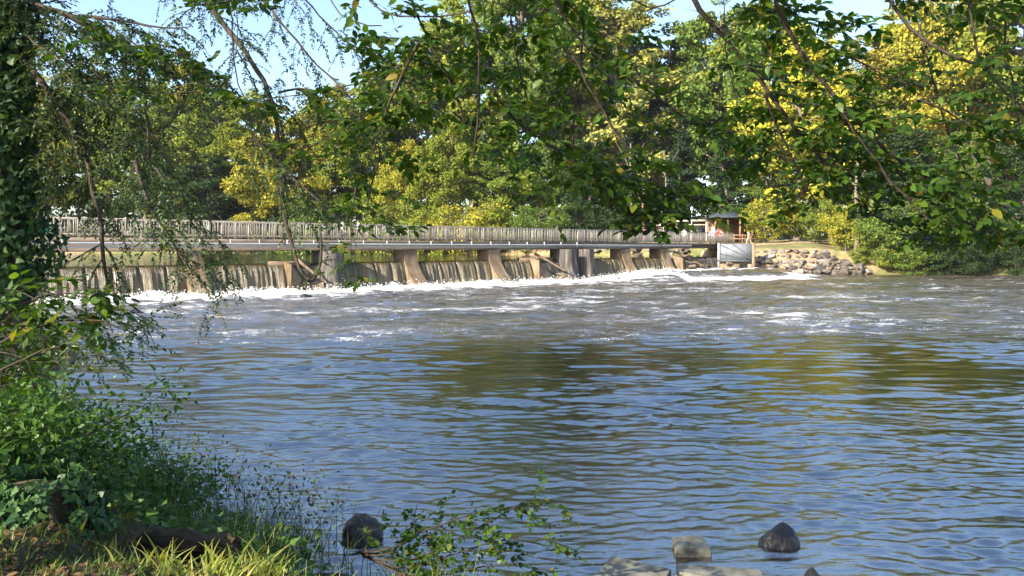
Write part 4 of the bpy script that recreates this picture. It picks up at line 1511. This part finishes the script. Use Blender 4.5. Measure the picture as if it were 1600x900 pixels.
T1.limb(over(1540, -60, 5.2) + pix([(1570, 60), (1590, 180), (1605, 280), (1610, 330)], 5.2, 5.4), .02, .005, rt, 14, (.4, .8), t0=.45, **LB)
T1.limb(pix([(1385, 255), (1430, 300), (1480, 335), (1540, 365), (1600, 380)], 5.0, 5.2), .009, .003, rt, 8, (.3, .5), **LB)
T1.limb(pix([(1330, 300), (1370, 340), (1420, 365), (1470, 385)], 5.2, 5.4), .007, .003, rt, 6, (.25, .4), **LB)
# middle
T1.limb(over(632, -40, 4.8) + pix([(640, -5), (652, 40), (662, 52), (690, 95), (712, 150), (735, 205)], 4.8, 5.1), .020, .006, rt, 10, (.3, .6), t0=.45, **LB)
T1.limb(pix([(662, 52), (640, 95), (612, 150), (592, 215), (575, 260)], 4.9, 5.2), .011, .004, rt, 7, (.25, .45), **LB)
T1.limb(over(722, -40, 4.6) + pix([(725, -5), (745, 40), (756, 100), (750, 160), (738, 212), (742, 262)], 4.6, 5.0), .020, .006, rt, 14, (.35, .65), t0=.45, **LB)
T1.limb(over(800, -50, 5.2) + pix([(795, 20), (805, 80), (815, 130), (830, 180), (852, 232), (885, 275)], 5.2, 5.6), .017, .005, rt, 16, (.35, .7), t0=.45, **LB)
T1.limb(over(915, -50, 5.0) + pix([(912, 20), (908, 90), (900, 150), (894, 195), (888, 245), (905, 290)], 5.0, 5.3), .016, .005, rt, 16, (.35, .7), t0=.45, **LB)
T1.limb(over(850, -50, 4.6) + pix([(862, 8), (890, 50), (932, 92), (992, 130), (1050, 168), (1092, 200), (1130, 215)], 4.6, 5.2), .018, .006, rt, 17, (.35, .7), t0=.45, **LB)
T1.limb(over(960, -40, 4.9) + pix([(970, -5), (992, 20), (1018, 33), (1045, 20), (1062, -15)], 4.9, 4.9), .014, .005, rt, 4, (.2, .35), t0=.6, **LB)
T1.limb(over(1130, -50, 5.4) + pix([(1130, 0), (1134, 75), (1140, 140), (1162, 195), (1178, 240)], 5.4, 5.6), .010, .003, rt, 7, (.25, .45), t0=.6, **LB)
T1.limb(pix([(880, 60), (920, 130), (960, 200), (1000, 260), (1040, 300), (1085, 318)], 4.8, 5.2), .011, .004, rt, 10, (.35, .65), **LB)
T1.limb(pix([(760, 120), (800, 190), (860, 235), (930, 268), (1000, 290), (1050, 305)], 5.0, 5.4), .010, .003, rt, 9, (.35, .6), **LB)
T1.limb(pix([(900, 240), (935, 290), (975, 330), (1015, 350), (1050, 365)], 4.9, 5.2), .007, .003, rt, 12, (.3, .5), **LB)
# left of the middle: hanging sprays in front of the bridge
T1.limb(over(560, -40, 5.0) + pix([(560, 0), (590, 25), (640, 30), (700, 25), (760, 15)], 5.0, 4.7), .016, .005, rt, 12, (.3, .6), t0=.5, **LB)
T1.limb(over(470, -60, 5.0) + pix([(440, -30), (400, 5), (330, 10), (270, 5)], 5.0, 4.6), .016, .005, rt, 10, (.3, .5), t0=.5, **LB)
T1.limb(over(500, -60, 5.4) + pix([(505, -10), (520, 30), (560, 42), (610, 45)], 5.4, 5.2), .013, .004, rt, 8, (.3, .5), t0=.6, **LB)
T1.limb(pix([(592, 215), (600, 262), (572, 300), (560, 330), (590, 352), (640, 365)], 5.4, 5.5), .007, .003, rt, 6, (.2, .36), **LB)
T1.limb(pix([(560, 270), (548, 330), (545, 390), (552, 430), (555, 455)], 5.8, 6.0), .006, .002, rt, 7, (.14, .24), **LB)
T1.limb(pix([(612, 150), (560, 190), (500, 225), (450, 240)], 5.6, 6.0), .008, .003, rt, 6, (.3, .5), **LB)
T1.limb(pix([(640, 95), (580, 128), (510, 142), (440, 150), (380, 165)], 5.6, 6.2), .008, .003, rt, 6, (.25, .42), **LB)
T1.limb(over(360, -60, 6.4) + pix([(372, -10), (368, 60), (370, 125), (350, 150), (300, 140), (230, 150), (170, 140)], 6.4, 6.0), .012, .003, rt, 15, (.3, .5), t0=.55, **LB)
T1.limb(pix([(340, 130), (300, 80), (250, 70), (200, 75), (120, 60)], 6.2, 6.2), .009, .003, rt, 10, (.25, .45), **LB)
# crown overhead (throws the shade the bank stands in)
for k in range(15):
    an = rt.uniform(0, 6.28); rr_ = rt.uniform(1.5, 6)
    e = HUB + np.array((math.cos(an) * rr_, math.sin(an) * rr_ * .8 - .8, rt.uniform(2.0, 6.5)))
    T1.limb([HUB + np.array((0, 0, rt.uniform(0, 2.5))), (HUB + e) / 2 + np.array((0, 0, .8)), e], .03, .008, rt, 9, (.5, 1.0), leaf=.11, gap=.09, t0=.4)
over_tree = thing("overhanging_tree", "near broad-leaved tree whose dark limbs and leafy sprays hang across the top over the river", "tree", (-.4, -2.5, 1.65))
finish_tree(over_tree, T1, leaf_mesh(LEAF_V, LEAF_F, M['near_leaf']), LEAF_V, LEAF_F, M['near_leaf'], M['twig'], M['bark'])
tb = trunk_mesh((-.4, -2.5, 1.4), (-.4, -2.4, 9.2), .26, .12)
me = tb.mesh("trunk"); me.transform(Matrix.Translation(Vector((.4, 2.5, -1.65))))
obj("trunk", me, M['bark'], over_tree, smooth=True)

# --- fine-leaved tree standing off to the left, its long twigs drooping before the bridge
rl = np.random.default_rng(91)
T2 = Tree()
HUB2 = np.array((-7.9, 9.8, 7.0))
SB = dict(leaf=.048, gap=.032, jit=.6, dens=1.1)


def from2(px, py, d, up=1.2):
    e = W(px, py, d)
    return [HUB2, HUB2 * .5 + e * .5 + np.array((0, 0, up))]


T2.limb(from2(300, -60, 9.2) + pix([(318, -10), (350, 42), (385, 82), (408, 120), (425, 150), (434, 205), (440, 262), (455, 330)], 9.2, 8.6), .075, .014, rl, 20, (.5, 1.1), droop=.3, t0=.4, **SB)
T2.limb(from2(400, -60, 9.6) + pix([(405, -10), (440, 35), (462, 65), (500, 105), (545, 150), (590, 190)], 9.6, 9.2), .035, .008, rl, 22, (.5, 1.0), droop=.35, t0=.35, **SB)
T2.limb(from2(460, -60, 10) + pix([(470, -10), (505, 30), (545, 70), (580, 110), (610, 140)], 10, 10), .028, .007, rl, 20, (.5, 1.0), droop=.4, t0=.35, **SB)
T2.limb(from2(360, -60, 8.8) + pix([(358, -10), (364, 60), (368, 130), (400, 190), (430, 215)], 8.8, 8.8), .016, .006, rl, 12, (.4, .9), droop=.35, t0=.45, **SB)
T2.limb(pix([(425, 150), (470, 130), (520, 150), (560, 185), (575, 215)], 8.9, 8.8), .014, .005, rl, 12, (.4, .9), droop=.35, **SB)
T2.limb(pix([(440, 262), (438, 320), (455, 372), (468, 425), (478, 450), (492, 452), (503, 425), (505, 385), (498, 340)], 8.6, 8.6), .026, .012, rl, 5, (.25, .5), droop=.35, **SB)
T2.limb(pix([(385, 200), (430, 250), (480, 300), (520, 330), (545, 345)], 8.4, 8.4), .016, .006, rl, 12, (.35, .8), droop=.4, **SB)
T2.limb([HUB2 - np.array((0, 0, 1.6))] + pix([(60, 8), (120, 26), (180, 60), (222, 98), (228, 160), (232, 215), (236, 275)], 9.0, 8.4), .05, .012, rl, 30, (.5, 1.0), droop=.25, t0=.15, **SB)
T2.limb(pix([(120, 26), (200, 30), (260, 50), (300, 40)], 8.8, 8.6), .02, .007, rl, 16, (.4, .9), droop=.3, **SB)
T2.limb(pix([(210, 240), (222, 300), (248, 350), (290, 402), (305, 440)], 8.2, 8.0), .024, .007, rl, 18, (.4, .9), droop=.45, **SB)
T2.limb(pix([(236, 250), (262, 300), (300, 340), (322, 385), (325, 430)], 8.3, 8.2), .012, .005, rl, 12, (.4, .8), droop=.45, **SB)
T2.limb(pix([(180, 60), (250, 110), (320, 130), (372, 150)], 8.8, 9.0), .018, .006, rl, 16, (.4, .9), droop=.3, **SB)
T2.limb(pix([(60, 60), (110, 130), (180, 180), (260, 220)], 8.8, 8.6), .02, .006, rl, 22, (.5, .9), droop=.35, **SB)
locust = thing("drooping_tree", "fine-leaved tree at the left with long drooping twigs in front of the footbridge", "tree", (-8.3, 9.7, 0.9))
finish_tree(locust, T2, leaf_mesh(LET_V, LET_F, M['small_leaf']), LET_V, LET_F, M['small_leaf'], M['twig'], M['bark'])
tb = trunk_mesh((-8.3, 9.7, .5), HUB2 + np.array((0, 0, 3.5)), .24, .12)
me = tb.mesh("trunk"); me.transform(Matrix.Translation(Vector((8.3, -9.7, -.9))))
obj("trunk", me, M['bark'], locust, smooth=True)

# --- ivy-clad trunk at the left edge
ri = np.random.default_rng(17)
T3 = Tree()
b3 = W(28, 640, 9.2); b3[2] = float(near_z(np.array([b3[0]]), np.array([b3[1]]))[0]) - .1
t3 = W(-5, -160, 9.0)
LI = dict(leaf=.056, gap=.036, jit=.6, dens=1.15)
T3.limb(pix([(-10, 60), (15, 75), (38, 92), (65, 128), (100, 182), (132, 218), (145, 300), (158, 345), (164, 372), (158, 420), (165, 442), (180, 455)], 9.0, 8.6), .045, .016, ri, 16, (.35, .8), t0=.25, droop=.3, **LI)
T3.limb(pix([(0, -10), (60, 8), (100, 20), (150, 50), (200, 85)], 9.0, 8.8), .04, .010, ri, 16, (.4, .8), droop=.25, **LI)
T3.limb(pix([(65, 128), (95, 200), (80, 260), (90, 300)], 8.9, 8.8), .014, .005, ri, 12, (.3, .6), droop=.3, **LI)
T3.limb(pix([(20, 180), (70, 190), (110, 240), (120, 290)], 8.9, 8.8), .014, .005, ri, 14, (.3, .6), droop=.3, **LI)
T3.limb(pix([(10, -20), (40, 60), (90, 90), (150, 110), (190, 150)], 8.8, 8.4), .02, .006, ri, 16, (.3, .7), droop=.3, **LI)
for pl in ([(40, 30), (110, 50), (170, 90), (210, 140)], [(50, 130), (110, 150), (160, 200), (200, 260)], [(70, 60), (140, 130), (180, 180), (215, 190)], [(100, 180), (150, 215), (190, 250), (240, 270)], [(60, 230), (110, 270), (150, 320), (180, 340)], [(140, 20), (200, 60), (250, 100), (280, 110)]):
    T3.limb(pix(pl, 9.3, 9.5), .014, .005, ri, 13, (.35, .75), droop=.25, **LI)
ivy_tree = thing("ivy_tree", "ivy-covered tree trunk at the left edge with one limb sagging towards the water", "tree", tuple(b3))
finish_tree(ivy_tree, T3, leaf_mesh(LET_V, LET_F, M['small_leaf']), LET_V, LET_F, M['small_leaf'], M['twig'], M['bark'], 200)
tb = trunk_mesh(b3, t3, .21, .17, 1.5, 18)
me = tb.mesh("trunk"); me.transform(Matrix.Translation(Vector(-b3)))
obj("trunk", me, M['bark'], ivy_tree, smooth=True)
nI = 12000
tt = ri.uniform(.12, 1, nI)
th = ri.uniform(0, 6.28, nI)
bul = .20 + .09 * np.sin(tt * 23 + 1.0) * np.sin(th * 2 + tt * 9) + .08 * np.exp(-((tt - .42) / .10) ** 2) * (1 + np.cos(th))
bul *= .12 + .88 * smooth(.30, .43, tt)
rr_ = .15 + bul * ri.uniform(.35, 1.1, nI)
cen = b3[None, :] * (1 - tt[:, None]) + t3[None, :] * tt[:, None]
outd = np.stack([np.cos(th), np.sin(th), -.35 + 0 * th], 1)
pos = cen + outd * rr_[:, None]
mb = MB(); scatter(mb, IVY_V, IVY_F, rotmats(nI, ri, unit_rows(outd + np.array((0, 0, .4))), 1.4), pos - b3, ri.uniform(.05, .10, nI))
obj("ivy", mb, M['ivy'], ivy_tree, kind="stuff")

# --- leafy sapling reaching over the water at the left
re_ = np.random.default_rng(23)
T4 = Tree()
b4 = np.array((-3.6, 4.9, 1.6))
for pl, d0, d1, nt_ in (([(-30, 560), (0, 530), (60, 500), (120, 490), (170, 500), (200, 520)], 4.7, 4.6, 12), ([(-40, 540), (20, 470), (80, 450), (140, 455), (190, 470)], 4.7, 4.9, 12),
                        ([(-40, 500), (-10, 430), (30, 440), (75, 455), (110, 470)], 4.6, 4.8, 8), ([(-30, 600), (20, 560), (70, 540), (110, 540)], 4.6, 4.5, 9)):
    T4.limb([b4, b4 + np.array((.1, 0, .5))] + pix(pl, d0, d1), .012, .004, re_, nt_, (.2, .42), leaf=.080, gap=.06, t0=.35, droop=.12)
sap = thing("sapling", "broad-leaved sapling reaching out over the water in front of the ivy trunk", "sapling", tuple(b4))
finish_tree(sap, T4, leaf_mesh(LEAF_V, LEAF_F, M['near_leaf']), LEAF_V, LEAF_F, M['near_leaf'], M['twig'], M['twig'], 250)
# feathery drooping shrub under it
T5 = Tree()
b5 = np.array((-6.2, 8.2, 1.2))
for pl in ([(-20, 520), (60, 530), (130, 550), (190, 570), (215, 578)], [(-20, 545), (40, 560), (90, 575), (130, 590)], [(-10, 500), (70, 510), (140, 530), (180, 545)], [(0, 560), (50, 580), (80, 600)],
           [(0, 440), (60, 470), (130, 500), (190, 512), (240, 520)], [(150, 470), (200, 485), (235, 510), (245, 545)]):
    T5.limb([b5] + pix(pl, 7.6, 7.2), .012, .003, re_, 14, (.3, .6), leaf=.045, gap=.026, t0=.2, droop=.22, jit=.6)
fea = thing("feathery_shrub", "feathery fine-leaved shrub with drooping twigs low over the water at the left", "shrub", tuple(b5))
finish_tree(fea, T5, leaf_mesh(LET_V, LET_F, M['small_leaf']), LET_V, LET_F, M['small_leaf'], M['twig'], M['twig'], 150)
# round-leaved branch low at the front
T6 = Tree()
b6 = np.array((-1.35, 6.9, .75))
for pl, nt_ in (([(600, 870), (650, 835), (720, 805), (800, 790), (860, 785), (905, 800)], 14), ([(610, 880), (640, 840), (655, 800), (650, 778)], 7), ([(640, 900), (720, 860), (790, 840), (850, 835), (890, 850)], 12),
                ([(650, 910), (720, 890), (800, 880), (860, 885), (880, 905)], 10), ([(630, 890), (690, 850), (740, 830), (790, 800), (830, 780)], 10), ([(700, 930), (760, 915), (830, 905), (850, 890)], 6)):
    T6.limb([b6] + pix(pl, 6.6, 6.9), .010, .003, re_, nt_, (.16, .36), leaf=.062, gap=.055, t0=.2, droop=.05)
lowb = thing("shrub", "low round-leaved shrub spreading its branches over the shallow water beside the bank", "shrub", tuple(b6))
finish_tree(lowb, T6, leaf_mesh(LEAF_V * np.array((1.35, 1, 1)), LEAF_F, M['near_leaf']), LEAF_V * np.array((1.35, 1, 1)), LEAF_F, M['near_leaf'], M['twig'], M['twig'], 250)

# wood behind the viewpoint on the near bank: casts the shade this bank lies in
rw = np.random.default_rng(5)
mb = MB()
for (cx_, cy_, cz_, rx, rz_) in ((-9, -6, 10, 4.5, 6), (-14, 0, 10, 4.5, 6), (-6, -12, 12, 5, 7), (-17, -8, 13, 5, 8), (-21, 3, 11, 5, 7), (-12, -15, 14, 5, 8), (-3, -8, 10, 4, 5), (-26, -4, 14, 6, 8), (-15, 8, 9, 4, 5)):
    nc = 30
    cd = unit_rows(rw.normal(size=(nc, 3))) * rw.uniform(.2, 1, (nc, 1)) ** .5
    cc_ = np.array((cx_, cy_, cz_)) + cd * np.array((rx, rx, rz_))
    n_ = 95
    pos = (cc_[:, None, :] + rw.normal(0, .55, (nc, n_, 3))).reshape(-1, 3)
    pos = pos[open_mask(pos)]
    pos = pos[pos[:, 2] > 2.2]
    scatter(mb, DIA_V, DIA_F, rotmats(len(pos), rw, np.array((0, 0, 1.0)), .5), pos, rw.uniform(.18, .34, len(pos)))
obj("near_bank_wood", mb, M['near_leaf'], kind="stuff")

# ------------------------------------------------------------------ bank vegetation
rg = np.random.default_rng(44)


def on_bank(n, x0, x1, y0, y1, dmin, dmax):
    x = rg.uniform(x0, x1, n); y = rg.uniform(y0, y1, n)
    d = near_dist(x, y)
    k = (d > dmin) & (d < dmax)
    x, y = x[k], y[k]
    return x, y, near_z(x, y)


def blades(mb, x, y, z, h, w, lean=.5, seg=4):
    """bent grass blades"""
    n = len(x)
    az = rg.uniform(0, 6.28, n)
    ln = rg.uniform(.2, 1.0, n) * lean
    t = np.linspace(0, 1, seg + 1)
    hx = np.cos(az)[:, None] * (ln * h)[:, None] * t ** 1.8
    hy = np.sin(az)[:, None] * (ln * h)[:, None] * t ** 1.8
    hz = h[:, None] * (t - .25 * ln[:, None] * t ** 2.5)
    c = np.stack([x[:, None] + hx, y[:, None] + hy, z[:, None] + hz - .02], -1)
    ba = az + 1.57 + rg.normal(0, .4, n)
    ww = w[:, None] * (1 - t ** 2.2) * .5 + .0006
    sx = np.cos(ba)[:, None] * ww; sy = np.sin(ba)[:, None] * ww
    off = np.stack([sx, sy, 0 * sx], -1)
    v = np.stack([c - off, c + off], 2).reshape(n, -1, 3)
    f1 = []
    for i_ in range(seg):
        a_ = 2 * i_
        f1 += [(a_, a_ + 1, a_ + 3), (a_, a_ + 3, a_ + 2)]
    f1 = np.array(f1)
    f = f1[None] + (np.arange(n) * (2 * (seg + 1)))[:, None, None]
    mb.add(v.reshape(-1, 3), f.reshape(-1, 3))


# short turf over the bank
x, y, z = on_bank(60000, -7, 0.5, 2.8, 11, .3, 8)
mb = MB(); blades(mb, x, y, z, rg.uniform(.03, .12, len(x)), rg.uniform(.004, .010, len(x)), .9, 2)
obj("grass", mb, M['grass'], kind="stuff")
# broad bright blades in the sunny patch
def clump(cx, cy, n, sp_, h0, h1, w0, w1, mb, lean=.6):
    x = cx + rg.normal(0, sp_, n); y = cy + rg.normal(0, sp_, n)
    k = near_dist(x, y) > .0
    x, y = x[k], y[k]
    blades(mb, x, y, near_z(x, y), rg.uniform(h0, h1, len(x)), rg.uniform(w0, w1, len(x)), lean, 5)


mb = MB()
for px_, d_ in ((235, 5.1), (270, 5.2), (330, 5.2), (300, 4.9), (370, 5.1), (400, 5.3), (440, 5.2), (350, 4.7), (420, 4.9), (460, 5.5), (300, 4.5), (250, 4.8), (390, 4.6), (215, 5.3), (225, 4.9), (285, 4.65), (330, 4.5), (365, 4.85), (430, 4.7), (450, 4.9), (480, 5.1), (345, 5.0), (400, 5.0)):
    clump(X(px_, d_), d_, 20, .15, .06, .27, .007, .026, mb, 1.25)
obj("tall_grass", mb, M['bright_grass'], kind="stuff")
mb = MB()
for k in range(70):
    t = rg.uniform(0, 1)
    i_ = rg.integers(4, 10)
    q_ = NEAR_SHORE[i_] * (1 - t) + NEAR_SHORE[i_ + 1] * t
    nrm_ = np.array((-(NEAR_SHORE[i_ + 1] - NEAR_SHORE[i_])[1] * -1, 0))
    clump(q_[0] - rg.uniform(.1, .9), q_[1] - rg.uniform(.0, .7), 34, .16, .25, .75, .005, .012, mb, .8)
obj("bank_grass", mb, M['grass'], kind="stuff")
# rushes with dead seed heads at the water's edge
mb = MB()
for px_, d_ in ((400, 9.6), (430, 9.3), (460, 9.0), (490, 8.8), (445, 8.6), (520, 8.3), (380, 10), (300, 11.4), (340, 10.6), (250, 12.2)):
    cx_, cy_ = X(px_, d_), d_
    x = cx_ + rg.normal(0, .16, 46); y = cy_ + rg.normal(0, .16, 46)
    z = np.maximum(near_z(x, y), -.1)
    blades(mb, x, y, z, rg.uniform(.25, .95, 46), rg.uniform(.004, .010, 46), 1.1, 5)
    pos = np.stack([cx_ + rg.normal(0, .22, 70), cy_ + rg.normal(0, .22, 70), z.mean() + rg.uniform(.35, .9, 70)], -1)
    scatter(mb, LET_V, LET_F, rotmats(70, rg), pos, rg.uniform(.03, .07, 70))
obj("dead_weeds", mb, M['dry'], kind="stuff")
# broad-leaved ground cover
mb = MB()
x, y, z = on_bank(30000, -14, -1.6, 4.6, 19, .0, 4.2)
dk = near_dist(x, y)
hgt = .12 + .35 * np.clip(snoise(x, y, .8, 2.4, 71, 10) * .5 + .5, 0, 1.4)
keep = (hgt > .2) & ~((x > -2.9) & (y < 5.7)) & ~((np.hypot(x + 2.35, y - 5.8) < .5)) & ~((np.hypot(x + 3.05, y - 5.2) < .5))
x, y, z, hgt = x[keep], y[keep], z[keep], hgt[keep]
pos = np.stack([x, y, z + hgt * rg.uniform(.3, 1.0, len(x))], -1)
scatter(mb, IVY_V, IVY_F, rotmats(len(x), rg, np.array((0.1, -.35, 1.0)), 1.3), pos, rg.uniform(.05, .12, len(x)))
obj("ground_cover", mb, M['ground_leaf'], kind="stuff")
# fallen leaves and small weeds on the path side
mb = MB()
x, y, z = on_bank(15000, -5, 0, 2.8, 6.5, .4, 8)
scatter(mb, LET_V, LET_F, rotmats(len(x), rg, np.array((0, 0, 1.0)), 2.0), np.stack([x, y, z + .015], -1), rg.uniform(.02, .075, len(x)))
obj("fallen_leaves", mb, M['litter'], kind="stuff")

BANKB = [(0, 7.4, 585, "leafy bush in front of the ivy trunk, at the left edge", 1.0), (75, 9.4, 622, "leafy bush at the water's edge, outermost on the left bank", .8),
         (-55, 6.4, 610, "leafy bush at the left edge above the ivy stump", 1.0), (50, 7.3, 672, "low bush sloping down to the water below the feathery shrub", 1.0), (140, 9.0, 690, "small bush at the water side of the ground cover", .9), (215, 10.0, 728, "smallest bush, where the rushes begin", .9)]
for px_, d_, top_, lab, wm in BANKB:
    x_, y_ = X(px_, d_), d_
    z_ = float(near_z(np.array([x_]), np.array([y_]))[0])
    h_ = EYE + (HZ - top_) / F * d_ - z_
    t = thing("bank_bush", lab, "bush", (x_, y_, z_ - .05), rg.uniform(0, 6), "bushes on the near bank")
    r_ = np.random.default_rng(int(abs(px_)) + 3)
    nb_ = 3000
    cents = np.stack([r_.normal(0, .42 * wm, 26), r_.normal(0, .42 * wm, 26), r_.uniform(.15, .9, 26) * h_], -1)
    pos = cents[r_.integers(26, size=nb_)] + r_.normal(0, .14, (nb_, 3))
    pos[:, 2] = np.abs(pos[:, 2])
    lf = MB(); scatter(lf, LET_V, LET_F, rotmats(nb_, r_, unit_rows(np.array((0, 0, 1.0)) + pos * .6), 1.0), pos, r_.uniform(.05, .095, nb_))
    obj("foliage", lf, M['ground_leaf'], t, kind="stuff")
    st_ = MB()
    for c in cents[:14]:
        st_.tube([(c[0] * .1, c[1] * .1, -.05), c * np.array((.5, .5, .55)), c], [.014, .009, .004], 5, cap=False)
    obj("stems", st_, M['twig'], t)

# rotten log and ivy stump
lx, ly = X(290, 5.9), 5.95
lz = float(near_z(np.array([lx]), np.array([ly]))[0])
mb = MB()
rings = []
for t in np.linspace(0, 1, 40):
    rr_ = .105 * (1 + .10 * math.sin(t * 17) + .16 * math.sin(t * 7 + 1)) * (1 if .04 < t < .96 else .75)
    rings.append([(lambda q: (-.36 + .72 * t + .03 * mnoise.noise(Vector((3 * b_, t * 3, 5))), q * math.cos(b_), q * math.sin(b_) * .85 + .08))(rr_ * (1 + .16 * math.sin(3 * b_ + t * 9) + .30 * mnoise.noise(Vector((t * 5, 2.2 * math.cos(b_), 2.2 * math.sin(b_)))) + .22 * mnoise.noise(Vector((t * 9, 7 * math.cos(b_), 7 * math.sin(b_)))))) for b_ in np.linspace(0, 6.283, 36, endpoint=False)])
mb.loft(np.array(rings))
o = obj("log", mb, M['rotten'], smooth=False)
o.location = (lx, ly, lz); o.rotation_euler = (0, .04, -.12)
tag(o, "dark rotten log lying on the bank behind the sunlit grass", "log")
sx_, sy_ = X(62, 5.3), 5.3
sz_ = float(near_z(np.array([sx_]), np.array([sy_]))[0])
stump = thing("tree_stump", "old stump overgrown with ivy on the left bank, a root running down its side", "stump", (sx_, sy_, sz_))
mb = MB(); mb.tube([(0, 0, -.1), (0, 0, .08), (.01, 0, .22), (.02, .01, .31), (.02, .02, .33)], [.34, .29, .25, .21, .09], 12); obj("trunk", mb, M['rotten'], stump)
mb = MB(); mb.tube([(.13, -.12, .30), (.17, -.20, .24), (.22, -.24, .15), (.25, -.30, .06), (.33, -.34, -.05)], [.016, .026, .024, .03, .022], 8); obj("root", mb, M['rotten'], stump, smooth=True)
nI = 2200
th = rg.uniform(0, 6.28, nI); hh_ = rg.uniform(0, 1, nI)
rr_ = (.38 - .15 * hh_) * rg.uniform(.92, 1.2, nI)
pos = np.stack([np.cos(th) * rr_, np.sin(th) * rr_, hh_ * .38], -1)
k = ~((pos[:, 0] > .17) & (pos[:, 0] < .3) & (pos[:, 1] < -.12))
mb = MB(); scatter(mb, IVY_V, IVY_F, rotmats(int(k.sum()), rg, unit_rows(np.stack([np.cos(th), np.sin(th), 0 * th + .4], 1))[k], 1.4), pos[k], rg.uniform(.035, .075, int(k.sum())))
obj("ivy", mb, M['ivy'], stump, kind="stuff")

# ------------------------------------------------------------------ thin haze over the river
hm, nt, out = nodes("haze")
pv_ = nt.nodes.new("ShaderNodeVolumePrincipled")
pv_.inputs["Color"].default_value = (.86, .91, 1.0, 1)
pv_.inputs["Density"].default_value = .00012
pv_.inputs["Anisotropy"].default_value = .2
nt.links.new(pv_.outputs[0], out.inputs["Volume"])
mb = MB(); mb.box(-720, 720, -720, 720, -3.8, 58)
obj("haze", mb, hm, kind="stuff")
